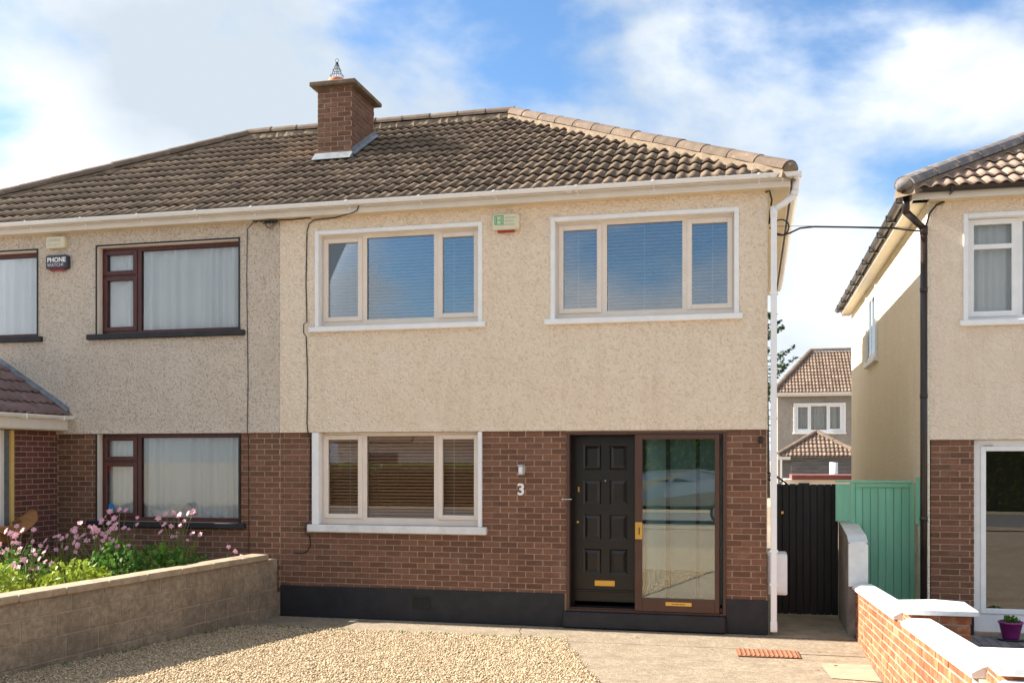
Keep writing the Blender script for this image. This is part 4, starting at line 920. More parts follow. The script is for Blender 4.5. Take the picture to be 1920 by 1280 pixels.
ridge_run(rro, (NEX, NEY, NE+.04), (NAX, NAY, NAZ+.05), m_ridge_d, .46, .125); bedding(rro, (NEX, NEY, NE+.03), (NAX, NAY, NAZ+.03))
MB().lathe([(.02, -.04), (.11, -.03), (.125, .03), (.10, .09), (.04, .13), (.01, .135)], (NEX+.02, NEY+.02, NE+.03), 12).build('hip_end', m_ridge_d, rro, smooth=True)
NF = YN-.20
MB().box(XN-.20, XE+.2, NF, NF+.02, 5.262, 5.36, .004).build('fascia', m_fascia, rn); MB().box(XN-.2, XE+.2, NF+.0205, YN-.0225, 5.264, 5.275).build('soffit', m_soffit, rn)
MB().box(XN-.202, XN-.182, NF+.0205, 10.4, 5.262, 5.36, .004).build('side_fascia', m_fascia, rn)
ss = MB()
for i in range(9): ss.box(XN-.1815, XN-.0005, NF+.021+i*1.12, NF+.021+(i+1)*1.12-.006, 5.264, 5.275)
ss.build('side_soffit', m_soffit, rn)
ng = MB(); ng.prism([(NF-.062+a, 5.385+b) for a, b in gutter_prof(.06)], 0, XN-.33, XE); ngo = ng.build('gutter', m_bgut, rn, fix=True)
MB().box(2.118, 2.142, NF-.135, NF-.122, 5.30, 5.40, .003).box(2.1185, 2.1415, NF-.134, NF-.0005, 5.30, 5.318, .003).build('gutter_bracket', m_bgut, ngo)
ns = MB(); ns.prism([(XN-.202-.062+a, 5.385+b) for a, b in gutter_prof(.06)], 1, NF-.12, 10.45); nso = ns.build('side_gutter', m_bgut, rn, fix=True)
for k in range(10):
    by = NF+.35+k*1.0; MB().box(XN-.335, XN-.2025, by-.016, by+.016, 5.302, 5.322, .004).box(XN-.34, XN-.326, by-.016, by+.016, 5.315, 5.40, .003).build('gutter_bracket', m_bgut, nso)
ndp = MB().tube([(XN-.04, YN-.02, DZ), (XN-.04, YN-.02, 4.93)], .042, 14).build('downpipe', m_bgut, rn, smooth=True)
MB().tube([(XN-.26, YN-.13, 5.34), (XN-.26, YN-.12, 5.12)], .045, 12).tube([(XN-.26, YN-.12, 5.14), (XN-.04, YN-.02, 4.95)], .042, 12).tube([(XN-.04, YN-.02, 4.98), (XN-.04, YN-.02, 4.88)], .047, 12).build('swan_neck', m_bgut, ndp, smooth=True)
for z in (4.2, 2.9, 1.4): MB().tube([(XN-.04, YN-.02, z-.03), (XN-.04, YN-.02, z+.03)], .047, 12).build('pipe_collar', m_bgut, ndp, smooth=True)
cable([(XN+.19, YN-.03, 5.262), (XN+.10, YN-.06, 5.22), (XN+.02, YN-.08, 5.12), (XN-.02, YN-.07, 4.98), (XN-.01, YN-.03, 4.93)], 'black cable looping from the soffit at the corner of the peach house', .012)
# brick paved step with pot
stp = empty('paved_step', (3.4, .2, DZ), 'low grey brick paved step before the white patio door', 'step')
MB().box(2.06, 5.3, -.02, YN-.021, DZ, -.012).build('bed', m_greyrend, stp)
for i in range(30):
    link('paver', brick_mesh(.1, m_paver, .14, .21), stp, None, (2.07+i*.106, -.06, -.14+.0))
    for j in range(2): link('paver', brick_mesh(.1, m_paver, .065, .2), stp, None, (2.07+i*.106, .155+j*.206, -.062))
fp = empty('flower_pot', (2.775, .33, .0), 'purple pot with a small green plant on the grey step', 'pot')
MB().lathe([(.13, .006), (.15, .012), (.15, .022), (.12, .022)], (2.775, .30, 0), 20).build('saucer', m_blackp, fp, smooth=True)
MB().lathe([(.085, .0225), (.09, .03), (.128, .20), (.138, .20), (.138, .222), (.125, .222), (.115, .19)], (2.775, .30, 0), 24).build('pot', m_purple, fp, smooth=True)
def leaves_blob(n, c, r, size, m, parent, name='foliage', seed=1, flat=.8):
    rg = np.random.default_rng(seed); mb = MB()
    for _ in range(n):
        q = rg.normal(0, 1, 3); q /= np.linalg.norm(q); q *= rg.random()**(1/3); p = Vector((c[0]+q[0]*r[0], c[1]+q[1]*r[1], c[2]+q[2]*r[2])); s_ = size*rg.uniform(.6, 1.3)
        a = Vector(rg.normal(0, 1, 3)); a.z *= flat; a.normalize(); b = a.orthogonal().normalized(); b.rotate(Matrix.Rotation(rg.uniform(0, 6.28), 3, a)); cc_ = a.cross(b)
        mb.poly([p-b*s_*.5, p+cc_*s_*.3+a*s_*.08, p+b*s_*.5, p-cc_*s_*.3+a*s_*.08])
    return mb.build(name, m, parent)
leaves_blob(130, (2.775, .30, .24), (.10, .10, .05), .05, m_leafg, fp, 'foliage', 5)

# ================================================================== boundary walls and gates
# right: brick wall with white sloping coping, rising towards the street
bw = empty('boundary_wall', (1.12, -3.4, 0), 'orange brick garden wall with thick white coping and capped piers', 'wall')
SH = .054; WX = 1.02; top0 = .575
def wt(y): return top0+SH*(-y)
core = MB(); core.poly([(WX+.006, .12, -.1), (WX+.006, -8.5, -.1), (WX+.006, -8.5, wt(-8.5)-.002), (WX+.006, .12, wt(.12)-.002)]); core.poly([(1.235, .12, -.1), (1.235, .12, wt(.12)-.002), (1.235, -8.5, wt(-8.5)-.002), (1.235, -8.5, -.1)])
core.poly([(WX+.006, .12, wt(.12)-.002), (WX+.006, -8.5, wt(-8.5)-.002), (1.235, -8.5, wt(-8.5)-.002), (1.235, .12, wt(.12)-.002)]); core.poly([(WX+.006, .12, -.1), (WX+.006, .12, wt(.12)-.002), (1.235, .12, wt(.12)-.002), (1.235, .12, -.1)]); core.build('wall_core', m_mortar_l, bw)
for k in range(9):
    zb = top0-(k+1)*.075+.006; a = .115-(.1125 if k % 2 else 0)
    if k % 2: link('brick', sheared_brick(.10, m_orange, .064, SH, -1), bw, None, (WX+random.uniform(-.003, .003), .012, zb+SH*-.012))
    while a > -6.4:
        y0_ = a-.215
        if zb+SH*(-y0_)+.07 > gz(y0_): link('brick', sheared_brick(.213, m_orange, .064, SH, -1), bw, None, (WX+random.uniform(-.004, .004), y0_, zb+SH*(-y0_)))
        a -= .225
def coping(y0, y1):
    mb = MB(); pr = [(WX-.035, .0), (WX-.035, .03), (WX+.03, .068), (1.20, .068), (1.27, .03), (1.27, .0)]
    for yy in (y0, y1): mb.v += [(p, yy, q+wt(yy)) for p, q in pr]
    n = len(pr)
    for i in range(n): j = (i+1) % n; mb.f.append((i, j, n+j, n+i))
    mb.f.append(tuple(reversed(range(n)))); mb.f.append(tuple(range(n, 2*n))); o = mb.build('coping', m_whitecop, bw, fix=True)
    bv = o.modifiers.new('bev', 'BEVEL'); bv.width = .004; bv.segments = 1
coping(.10, -3.46); coping(-3.93, -6.58); coping(-7.03, -8.5)
def pier(y0, x0=1.06, s_=.45, ztop=None):
    z1 = wt(y0)+.12 if ztop is None else ztop
    p = MB().box(x0+.006, x0+s_-.006, y0-s_+.006, y0-.006, -.1, z1).build('pier', m_mortar_l, bw)
    for k in range(13):
        zb = z1-(k+1)*.075+.005
        if zb < -.05: break
        h = .1125 if k % 2 else 0
        for (a, b) in ((0, .215-h*.95), (.225-h, .45-h) if h else (.225, .45), (.45-h+.01, .45)):
            if b-a > .04:
                link('brick', brick_mesh(b-a, m_orange), p, None, (x0+a, y0-s_+random.uniform(-.003, .002), zb)); link('brick', brick_mesh(b-a, m_orange), p, None, (x0-.0+random.uniform(-.002, .002), y0-a, zb), (0, 0, R(-90)))
    c = MB(); e = .05; x1 = x0+s_; y1 = y0-s_
    b4 = [(x0-e, y0+e), (x1+e, y0+e), (x1+e, y1-e), (x0-e, y1-e)]; cx, cy = x0+s_/2, y0-s_/2
    for i in range(4):
        j = (i+1) % 4; p_, q_ = b4[i], b4[j]; c.poly([(p_[0], p_[1], z1+.001), (q_[0], q_[1], z1+.001), (q_[0], q_[1], z1+.045), (p_[0], p_[1], z1+.045)]); c.poly([(p_[0], p_[1], z1+.045), (q_[0], q_[1], z1+.045), (cx, cy, z1+.095)])
    c.poly([(p_[0], p_[1], z1+.001) for p_ in b4]); o = c.build('pier_cap', m_whitecop, bw, fix=True); bv = o.modifiers.new('bev', 'BEVEL'); bv.width = .006; bv.segments = 2
pier(-3.47); pier(-6.59)
# rendered wall between the two side passages
rw = empty('rendered_wall', (1.05, .8, 0), 'grey rendered passage wall with a white painted end', 'wall')
MB().prism([(1.56, 0), (.135, 0), (.135, 1.12), (.30, 1.19), (1.56, 1.30)], 0, .945, 1.16).build('wall', m_greyrend, rw, fix=True)
we = MB(); we.prism([(.945, .60), (1.168, .60), (1.168, 1.10), (1.13, 1.135), (.98, 1.135), (.945, 1.11)], 1, .122, .134); we.prism([(.1345, 1.123), (.30, 1.193), (1.55, 1.303), (1.55, 1.311), (.30, 1.201), (.122, 1.135)], 0, .943, 1.165); o = we.build('white_face', m_whitecop, rw, fix=True)
# gates
def gate(name, x0, x1, y, z0, z1, nb_, m, label, frame=False):
    gt = empty(name, ((x0+x1)/2, y, z0), label, 'gate'); bw_ = (x1-x0)/nb_
    me = MB().box(.0025, bw_-.0025, 0, .022, 0, z1-z0, .004).mesh('board', m)
    for i in range(nb_): link('board', me, gt, None, (x0+i*bw_, y+random.uniform(-.0015, .0015), z0+random.uniform(-.003, .003)))
    MB().box(x0, x1, y+.0225, y+.05, z0+.02, z1-.02).build('backing', m, gt); return gt
bg_ = gate('side_gate', .125, .944, 1.58, .03, 1.79, 9, m_gate, 'black boarded side gate beside the cream house')
MB().box(.20, .235, 1.562, 1.579, 1.38, 1.42, .004).build('latch', m_brass, bg_)
gg = gate('side_gate', 1.13, 1.80, 1.30, .05, 1.76, 7, m_green, 'green boarded gate beside the peach house')
MB().box(.885, 1.06, 1.27, 1.30, 1.312, 1.80, .004).box(1.065, 1.128, 1.265, 1.31, 1.2, 1.82, .004).build('side_panel', m_green, gg)
MB().box(.885, 1.83, 1.25, 1.31, 1.825, 1.85, .004).box(1.13, 1.80, 1.272, 1.2985, 1.762, 1.82, .004).build('top_rail', m_green, gg)
MB().box(1.802, 1.86, 1.27, 1.32, .05, 1.82, .004).build('post', m_green, gg)
MB().box(1.835, 1.90, .98, 1.02, 1.30, 1.90, .004).build('wall_strip', m_green, gg)
# drain cover
dc = empty('drain_cover', (-.02, -1.27, 0), 'ribbed rusty red drain cover set in the concrete drive', 'drain cover')
cv_ = MB(); cv_.v = [(-.36, -1.03, gz(-1.03)+.003), (.30, -1.0, gz(-1.0)+.003), (.32, -1.5, gz(-1.5)+.003), (-.33, -1.53, gz(-1.53)+.003)]; cv_.v += [(a, b, c+.008) for a, b, c in cv_.v]; cv_.f = [(4, 7, 6, 5), (0, 1, 5, 4), (1, 2, 6, 5), (2, 3, 7, 6), (3, 0, 4, 7)]; cv_.build('plate', m_drain, dc, fix=True)
for i in range(13):
    t = (i+.5)/13; xa, xb = -.35+.64*t, -.32+.63*t; mb = MB(); wv_ = .012
    for yy, xx in ((-1.045, xa), (-1.50, xb)):
        for q, zz in ((-wv_, .0112), (-wv_*.5, .018), (wv_*.5, .018), (wv_, .0112)): mb.v.append((xx+q, yy, gz(yy)+zz))
    for k in range(3): mb.f.append((k, k+1, k+5, k+4))
    mb.build('rib', m_drain, dc)
# left: concrete block wall
lw = empty('block_wall', (-6.7, -2.2, 0), 'weathered concrete block wall between the gravel and the flower bed', 'wall')
blk = None
def wl_pt(s_): return Vector((-6.47-.10*s_, -s_, 0))       # right face, s_ metres from the facade
ang = math.atan(.10); uvec = Vector((-math.sin(ang), -math.cos(ang), 0)); nrm = Vector((math.cos(ang), -math.sin(ang), 0))
def wl_rot(): return math.atan2(uvec.y, uvec.x)
_blk = {}
def block_mesh(L_, h):
    k = (round(L_, 2), round(h, 2))
    if k not in _blk: _blk[k] = MB().box(0, L_, 0, .05, 0, h, .006).mesh('block', m_block)
    return _blk[k]
corew = MB(); P0, P1 = Vector((-6.47, -.02, 0)), Vector((-6.47, -.02, 0))+uvec*6.2
a_, b_ = P0-nrm*.006, P1-nrm*.006; c_, e_ = P1-nrm*.205, P0-nrm*.205
for p, q in ((a_, b_), (c_, e_), (e_, a_), (b_, c_)): corew.poly([(p.x, p.y, -.05), (q.x, q.y, -.05), (q.x, q.y, .775), (p.x, p.y, .775)])
corew.poly([(p.x, p.y, .775) for p in (a_, b_, c_, e_)]); corew.build('wall_core', m_blockmort, lw, fix=True)
for k, (zb, h) in enumerate(((-.04, .19), (.16, .215), (.385, .215), (.61, .165))):
    s_ = (0, -.225, -.1, -.3)[k]
    while s_ < 6.1:
        a, b = max(s_, 0.), min(s_+.44, 6.2)
        if b-a > .05:
            P_ = P0+uvec*a+nrm*random.uniform(-.003, .004)
            link('block', block_mesh(b-a, h), lw, None, (P_.x, P_.y, zb+random.uniform(-.002, .002)), (0, 0, wl_rot()+math.pi*0))
        s_ += .45
s_ = .25
while s_ < 6.1:
    L_ = .6; P_ = P0+uvec*s_+nrm*.035; me = MB().box(0, L_-.006, -.275, 0, 0, .075, .012).mesh('coping_slab', m_coping)
    link('coping_slab', me, lw, None, (P_.x, P_.y, .778+random.uniform(-.003, .003)), (random.uniform(-.01, .01), 0, wl_rot())); s_ += L_
# local +Y of a rotated piece must point into the wall: blocks are mirrored when needed
for ch in lw.children:
    if ch.name.startswith('block') and (Matrix.Rotation(ch.rotation_euler.z, 3, 'Z') @ Vector((0, 1, 0))).dot(nrm) > 0:
        ch.location = ch.location-nrm*.05
    if ch.name.startswith('coping') and (Matrix.Rotation(ch.rotation_euler.z, 3, 'Z') @ Vector((0, -1, 0))).dot(nrm) > 0:
        ch.location = ch.location-nrm*.275
bd = MB(); bd.poly([(-6.72, -.03, .42), (-7.35, -6.2, .42), (-14, -6.2, .42), (-14, -.03, .42)]); bd.build('flower_bed', m_soil, kind='structure')

# ================================================================== plants in the bed
def flower(p, r, parent, face):
    mb = MB(); f = Vector(face).normalized(); b = f.orthogonal().normalized(); c = f.cross(b); n = 6
    for k in range(n):
        a = 2*math.pi*k/n+random.uniform(-.15, .15); dr_ = b*math.cos(a)+c*math.sin(a); sd_ = f.cross(dr_); e = r*random.uniform(.85, 1.1)
        mb.poly([Vector(p), Vector(p)+dr_*e*.55+sd_*e*.34+f*e*.16, Vector(p)+dr_*e+f*e*.12, Vector(p)+dr_*e*.55-sd_*e*.34+f*e*.16])
    return mb.build('bloom', m_petal, parent)
def anemone(x, y, h, n, label, seed, spread=.3, mleaf=m_leafg, nl=160):
    random.seed(seed); z0 = .40
    o = empty('anemone', (x, y, z0), label, 'flower', 'pink flowers behind the block wall'); st_ = MB(); lf = MB()
    for i in range(int(n*1.6)):
        a = random.uniform(0, 6.28); rr = spread*random.uniform(.2, 1.); hh = h*random.uniform(.65, 1.05)
        t = Vector((x+rr*math.cos(a), y+rr*math.sin(a), z0+hh)); m_ = Vector((x+rr*.35*math.cos(a), y+rr*.35*math.sin(a), z0+hh*.6))
        st_.tube([(x+rr*.1*math.cos(a), y, z0), m_, t], [.0065, .005, .0035], 4, False); flower(t, random.uniform(.03, .052), o, (random.uniform(-.5, .7), -random.uniform(.4, 1), random.uniform(.2, .9)))
        if random.random() < .6: st_.tube([m_, m_+Vector((.06, -.03, hh*.22))], .002, 4, False)
    st_.build('stems', m_stem, o); bl = MB()
    for i in range(34):
        a = random.uniform(0, 6.28); rr = spread*random.uniform(.3, 1.25); hh = h*random.uniform(.3, .75); b_ = Vector((x+rr*.4*math.cos(a), y+rr*.4*math.sin(a), z0)); t_ = Vector((x+rr*1.1*math.cos(a), y+rr*1.1*math.sin(a), z0+hh)); q_ = Vector((-math.sin(a), math.cos(a), 0))*.008; m_ = b_.lerp(t_, .6)+Vector((0, 0, hh*.12))
        bl.poly([b_-q_, b_+q_, m_+q_]); bl.poly([b_-q_, m_+q_, m_-q_]); bl.poly([m_-q_, m_+q_, t_])
    bl.build('blades', m_leafy, o)
    leaves_blob(nl, (x, y, z0+h*.28), (spread*1.25, spread*1.1, h*.34), .085, mleaf, o, 'foliage', seed)
    return o
anemone(-7.55, -.75, .98, 13, 'tall pink anemones before the mahogany ground floor window', 11, .32, nl=170)
anemone(-8.35, -.85, 1.05, 15, 'tallest pink anemone clump beneath the lace curtained window', 12, .30)
anemone(-8.15, -1.5, .90, 15, 'pink anemone clump midway along the block wall', 13, .34)
anemone(-8.9, -1.2, .80, 11, 'pink anemones beside the porch brick corner', 14, .3, m_leafy)
anemone(-9.1, -1.9, .85, 14, 'pink anemones growing before the brown felt bundle', 15, .34, m_leafy, 200)
anemone(-8.5, -2.4, .62, 9, 'low pink anemones among the lime green leaves', 16, .3, m_leafy, 240)
anemone(-6.82, -.55, .55, 2, 'single small pink flower at the house end of the block wall', 17, .1, m_leafg, 30)
def bush(x, y, h, r, n, m, label, seed, size=.09):
    o = empty('shrub', (x, y, .40), label, 'shrub'); mb = MB()
    for k in range(5):
        a = k*1.3+seed; mb.tube([(x, y, .40), (x+r*.3*math.cos(a), y+r*.3*math.sin(a), .4+h*.5), (x+r*.6*math.cos(a), y+r*.6*math.sin(a), .4+h*.9)], [.008, .005, .002], 5, False)
    mb.build('stems', m_stem, o); leaves_blob(n, (x, y, .40+h*.52), (r, r*.9, h*.5), size, m, o, 'foliage', seed); return o
bush(-7.35, -1.45, .68, .36, 420, m_leafg, 'deep green leafy shrub rising over the block wall coping', 21)
bush(-7.85, -2.35, .55, .42, 420, m_leafy, 'lime green low shrub against the block wall', 22)
bush(-8.15, -3.35, .62, .42, 420, m_leafy, 'bright yellow green shrub at the street end of the flower bed', 23)
bush(-8.75, -3.2, .75, .40, 380, m_leafy, 'lime green shrub standing behind the yellow green one', 24, .08)
bush(-7.75, -1.75, .72, .38, 420, m_leafg, 'mid green shrub between the anemone clumps and the coping', 26, .075)
bush(-8.75, -2.2, .70, .36, 360, m_leafg, 'dark leaved shrub before the porch sill', 27, .07)
bush(-7.15, -.85, .50, .22, 160, m_leafg, 'sparse green shrub with reddish stems near the house wall', 25, .07)
random.seed(7)

# ================================================================== beyond the gap
bh = empty('rear_house', (3, 37, 0), 'grey rendered house with tan tiled roof seen through the gap', 'house')
MB().grid_wall(.95, 12, 0, 5.05, 35, 35.3, [(1.72, 3.86, 3.34, 4.62)]).build('wall', m_bgwall, bh); MB().box(.95, 1.2, 35.301, 43, 0, 5.05).box(1.2, 12, 42.7, 43, 0, 5.05).build('side_wall', m_bgwall, bh)
MB().box(1.2, 11.9, 38, 38.1, .1, 5).build('partition', m_room, bh)
window_unit(bh, 1.72, 3.86, 3.34, 4.62, [(1.85, 2.27, 3.5, 4.5, 1), (2.42, 3.10, 3.46, 4.54, 0), (3.25, 3.68, 3.5, 4.5, 1)], m_white, 35.03, (1.62, 3.96, 3.26), m_white, (.07, .07, .06, 0), yface=35., mglass=m_glass_c)
curtain(1.78, 3.8, 3.4, 4.6, 35.3, m_net2, 'net curtain in the window of the rear house', 14, .04)
br_ = MB(); bex, bey, bez = .72, 34.7, 5.14; bax, bay, baz = 2.0, 38.4, 7.35
br_.poly([(bex, bey, bez), (12, bey, bez), (12, bay, baz), (bax+.6, bay, baz)]); br_.poly([(bex, 43, bez), (bex, bey, bez), (bax+.6, bay, baz)]); br_.poly([(12, 43, bez), (bex, 43, bez), (bax+.6, bay, baz), (12, bay, baz)]); bro = br_.build('roof', m_tile_b, bh)
slope_pitch[0] = math.atan2(baz-bez, bay-bey); BS = math.hypot(baz-bez, bay-bey)
tile_slope(bro, (bex, bey-.03, bez+.0), 0, 5.4, BS, m_tile_b, (bax+.6-bex)/BS, None, gauge=.34, w=.30)
ridge_run(bro, (bex, bey, bez+.05), (bax+.6, bay, baz+.06), m_ridge, .5, .12); ridge_run(bro, (bax+.6, bay, baz+.06), (7, bay, baz+.06), m_ridge, .5, .12)
MB().box(.75, 12, 34.66, 34.70, 4.98, 5.13, .01).build('fascia', m_fascia, bh); gq = MB(); gq.prism([(34.6+a, 5.13+b) for a, b in gutter_prof(.06)], 0, .7, 12); gq.build('gutter', m_gutter, bh, fix=True)
# garage with hipped roof in front of it
ga = empty('garage', (2.3, 27, 0), 'low garage with tan hipped roof before the rear house', 'garage')
MB().box(.9, 3.6, 26.2, 29, 0, 2.2).build('wall', m_shed, ga)
gr = MB(); gx0, gx1, gy0, gy1, gz0, gap = .72, 3.72, 26.0, 29.2, 2.22, (2.22, 27.6, 3.12)
for p, q in (((gx0, gy0), (gx1, gy0)), ((gx1, gy0), (gx1, gy1)), ((gx1, gy1), (gx0, gy1)), ((gx0, gy1), (gx0, gy0))): gr.poly([(p[0], p[1], gz0), (q[0], q[1], gz0), gap])
gro = gr.build('roof', m_tile_b, ga); slope_pitch[0] = math.atan2(.9, 1.6); GS = math.hypot(.9, 1.6)
tile_slope(gro, (gx0, gy0-.03, gz0), 0, 3.0, GS, m_tile_b, 1.5/GS, 1.5/GS, gauge=.30, w=.30); slope_pitch[0] = PITCH
ridge_run(gro, (gx0, gy0, gz0+.05), (gap[0], gap[1], gap[2]+.05), m_ridge, .45, .10); ridge_run(gro, (gx1, gy0, gz0+.05), (gap[0], gap[1], gap[2]+.05), m_ridge, .45, .10)
MB().box(.72, 1.2, 25.93, 25.99, 2.1, 2.22, .006).build('fascia', m_fascia, ga)
for k in range(9): MB().box(1.22, 3.65, 26.16+random.uniform(0, .01), 26.195, .9+k*.145, .9+k*.145+.14, .006).build('plank', m_shed, ga)
wp = MB().tube([(2.35, 21, 0), (2.35, 21, 2.02)], .13, 16).build('white_post', m_whitecop, None, smooth=True); tag(wp, 'round white post standing before the weathered garage boards', 'post')
sh_ = empty('garden_shed', (1.8, 19, 0), 'cream garden shed with a red roof edge behind the gates', 'shed')
MB().box(.75, 3.2, 18.2, 20, 0, 1.52).build('wall', m_frame, sh_); MB().box(.95, 3.3, 18.1, 20.1, 1.521, 1.66, .01).build('roof', m_redpaint, sh_)
MB().box(1.15, 1.45, 18.17, 18.199, 1.1, 1.42, .004).build('window', m_carglass, sh_)
ar = empty('garden_arch', (.3, 9.6, 0), 'black wrought iron arch rising above the black gate', 'arch')
for yy in (9.5, 10.0):
    mb = MB(); mb.tube([(-.35+1.15*math.sin(a*math.pi/24), yy, 1.0+.93*math.cos(a*math.pi/24)) for a in range(-12, 13)], .02, 6); mb.tube([(-.35+1.02*math.sin(a*math.pi/24), yy, .98+.82*math.cos(a*math.pi/24)) for a in range(-12, 13)], .014, 6)
    for a in range(-11, 12): s_, c_ = math.sin(a*math.pi/24), math.cos(a*math.pi/24); mb.tube([(-.35+1.02*s_+.03, yy, .98+.82*c_), (-.35+1.09*s_-.02, yy, .99+.87*c_), (-.35+1.15*s_, yy, 1.0+.93*c_)], .008, 5)
    mb.build('hoop', m_iron, ar)
for a in (-11, -6, 0, 6, 11): MB().tube([(-.35+1.15*math.sin(a*math.pi/24), 9.5, 1.0+.93*math.cos(a*math.pi/24)), (-.35+1.15*math.sin(a*math.pi/24), 10.0, 1.0+.93*math.cos(a*math.pi/24))], .014, 6).build('rung', m_iron, ar)
for xx in (-1.5, .8):
    for yy in (9.5, 10.0): MB().tube([(xx, yy, 0), (xx, yy, 1.0)], .02, 6).build('upright', m_iron, ar)
# conifer
def conifer(x, y, h, r, label):
    o = empty('conifer_tree', (x, y, 0), label, 'tree'); MB().tube([(x, y, 0), (x, y, h*.5), (x, y, h)], [.22, .13, .02], 8).build('trunk', m_bark, o)
    rg = np.random.default_rng(4); mb = MB(); br = MB()
    for i in range(70):
        t = .18+.82*i/70; z = h*t; L_ = r*(1-t)**.75*rg.uniform(.75, 1.15)+.15; a = rg.uniform(0, 6.28); dv = Vector((math.cos(a), math.sin(a), 0)); tip = Vector((x, y, z))+dv*L_+Vector((0, 0, .28*L_))
        mid = Vector((x, y, z))+dv*L_*.55-Vector((0, 0, .03)); br.tube([(x, y, z), mid, tip], [.03, .018, .006], 4, False)
        for k in range(90):
            q = rg.uniform(.2, 1.03); p = Vector((x, y, z)).lerp(mid, q/.55) if q < .55 else mid.lerp(tip, (q-.55)/.45)
            n_ = Vector(rg.normal(0, 1, 3)); n_.z = abs(n_.z)*.4-.1; n_ = (n_+dv*.9).normalized(); s_ = rg.uniform(.12, .26); c2 = n_.cross(Vector(rg.normal(0, 1, 3))).normalized(); p = p+Vector(rg.normal(0, .04, 3))
            mb.poly([p-c2*.03, p+n_*s_*.6-c2*.04, p+n_*s_, p+n_*s_*.6+c2*.04])
    br.build('limbs', m_bark, o); mb.build('crown', m_needle, o)
conifer(.55, 44, 10.2, 3.8, 'dark green conifer rising behind the rear house')

# ================================================================== across the street (seen mirrored in the windows)
def hedge(x0, x1, y, h, label, seed, m=m_leaf):
    o = empty('hedge', ((x0+x1)/2, y, .36), label, 'hedge'); rg = np.random.default_rng(seed); MB().box(x0+.1, x1-.1, y-.35, y+.35, .36, .36+h-.15).build('inner_growth', M('hedge core', (.02, .035, .01), None), o); mb = MB()
    for _ in range(int((x1-x0)*420)):
        f = rg.random(); xx = rg.uniform(x0, x1)
        if f < .62: p = Vector((xx, y+.42+rg.normal(0, .06), .36+rg.uniform(0, h)))
        else: p = Vector((xx, y+rg.uniform(-.45, .45), .36+h+rg.normal(0, .05)))
        n_ = Vector(rg.normal(0, 1, 3)).normalized(); b = n_.orthogonal().normalized(); c = n_.cross(b); s_ = rg.uniform(.06, .13); mb.poly([p-b*s_, p+c*s_*.55, p+b*s_, p-c*s_*.55])
    mb.build('foliage', m, o)
hedge(-19, -5.6, -23.2, 1.5, 'clipped hedge across the street before the brown roofed house', 31); hedge(-5.2, 9, -23.2, 3.0, 'taller hedge across the street facing the porch', 32)
def tree(x, y, h, r, m, label, seed):
    o = empty('street_tree', (x, y, .36), label, 'tree'); rg = np.random.default_rng(seed); tb = MB(); tb.tube([(x, y, .3), (x+.1, y, h*.35), (x, y+.1, h*.62)], [.2, .15, .08], 8); cl = []
    for k in range(11):
        a = k*2.4; q = rg.uniform(.35, 1); c = Vector((x+r*.62*q*math.cos(a), y+r*.62*q*math.sin(a), h*.62+rg.uniform(-.25, .4)*r)); cl.append((c, r*rg.uniform(.3, .5))); tb.tube([(x+.05, y, h*.4), c], [.07, .02], 5, False)
    tb.build('trunk', m_bark, o); mb = MB()
    for c, rr in cl:
        for _ in range(420):
            q = Vector(rg.normal(0, 1, 3)).normalized()*rr*rg.random()**.4; p = c+q; n_ = Vector(rg.normal(0, 1, 3)).normalized(); b = n_.orthogonal().normalized(); d2 = n_.cross(b); s_ = rg.uniform(.09, .17); mb.poly([p-b*s_, p+d2*s_*.6, p+b*s_, p-d2*s_*.6])
    mb.build('crown', m, o)
tree(-8.0, -25.5, 5.2, 2.1, m_aut, 'small autumn tinted tree across the street', 41); tree(-3.4, -25.8, 5.8, 2.4, m_leaf, 'full green tree rising over the hedge opposite the porch', 44); tree(1.2, -25.5, 5.4, 2.3, m_leaf, 'bushy green tree behind the taller hedge', 42); tree(5.4, -24.9, 4.6, 1.8, m_aut, 'orange tinted tree at the end of the taller hedge', 43)
oh = empty('opposite_house', (-12, -36, .36), 'white gabled house across the street with brown roof', 'house')
MB().box(-20, -5, -40, -33, .3, 3.0).prism([(-15.2, 3.0), (-9.2, 3.0), (-12.2, 5.1)], 1, -33.4, -32.6).build('wall', m_whitecop, oh, fix=False)
MB().prism([(-32.3, 2.9), (-36.5, 5.6), (-40.6, 2.9)], 0, -20.3, -4.7).prism([(-32.3, 2.96), (-32.5, 2.95), (-36.4, 5.4)], 0, -20, -16).build('roof', m_tile, oh, fix=True)
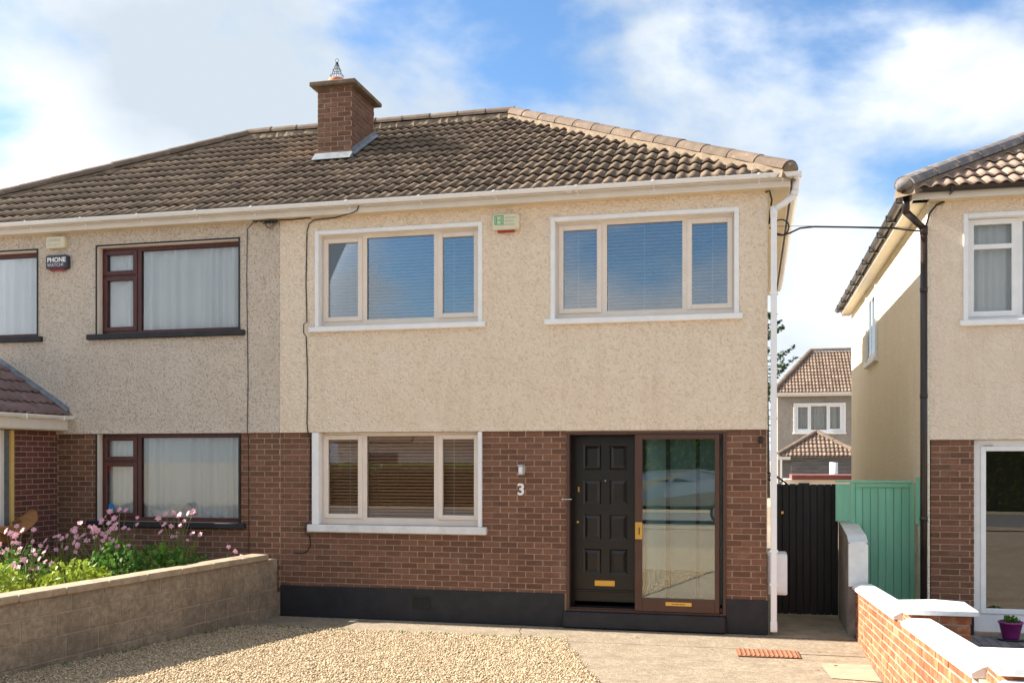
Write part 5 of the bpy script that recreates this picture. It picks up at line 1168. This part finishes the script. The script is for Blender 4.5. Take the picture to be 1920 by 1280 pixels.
for x in (-18.5, -12.6, -7): MB().box(x, x+1.6, -32.59 if x == -12.6 else -32.99, -32.55 if x == -12.6 else -32.95, 1.1, 2.4).build('window', m_carglass, oh)
# parked car
car = empty('parked_car', (-2.4, -16.2, .34), 'silver hatchback parked at the kerb on the street', 'car')
cp = [(-4.35, .62), (-4.3, .95), (-3.75, 1.08), (-3.1, 1.5), (-1.7, 1.56), (-.85, 1.45), (-.42, 1.05), (-.3, .85), (-.32, .55), (-.55, .5), (-4.2, .5)]
mb = MB(); n = len(cp)
for yy, kx in ((-15.35, .97), (-15.27, 1.), (-16.93, 1.), (-17.0, .97)):
    for (a, b) in cp: zz = b if b < 1.1 else b; yo = (yy-(-16.13))*(1 if b < 1.1 else .82)-16.13; mb.v.append((-2.33+(a+2.33)*kx, yo, .05+.3+zz*.95))
for s_ in range(3):
    for i in range(n): j = (i+1) % n; mb.f.append((s_*n+i, s_*n+j, (s_+1)*n+j, (s_+1)*n+i))
mb.f.append(tuple(range(n))); mb.f.append(tuple(reversed(range(3*n, 4*n)))); mb.build('body', m_car, car, fix=True)
for (a, b) in ((-3.15, -2.45), (-2.35, -1.5)): MB().poly([(a, -15.42, 1.50), (b, -15.42, 1.50), (b-.05, -15.52, 1.77), (a+.28, -15.52, 1.77)]).build('side_window', m_carglass, car)
for a in (-3.55, -1.0):
    wh = MB().tube([(a, -15.25, .66), (a, -15.48, .66)], .31, 24).build('wheel', m_tyre, car); rm = MB().tube([(a, -15.235, .66), (a, -15.2495, .66)], .06, 10)
    for k in range(10): q = k*math.pi/5; rm.tube([(a, -15.24, .66), (a+.2*math.cos(q), -15.24, .66+.2*math.sin(q))], .016, 5)
    rm.tube([(a+.21*math.cos(k*math.pi/12), -15.24, .66+.21*math.sin(k*math.pi/12)) for k in range(25)], .02, 6); rm.build('rim', m_steel, wh)
for yy in (-15.33, -16.9): MB().box(-.44, -.36, yy-.12, yy+.04, 1.12, 1.36, .02).build('tail_light', m_lamp, car)
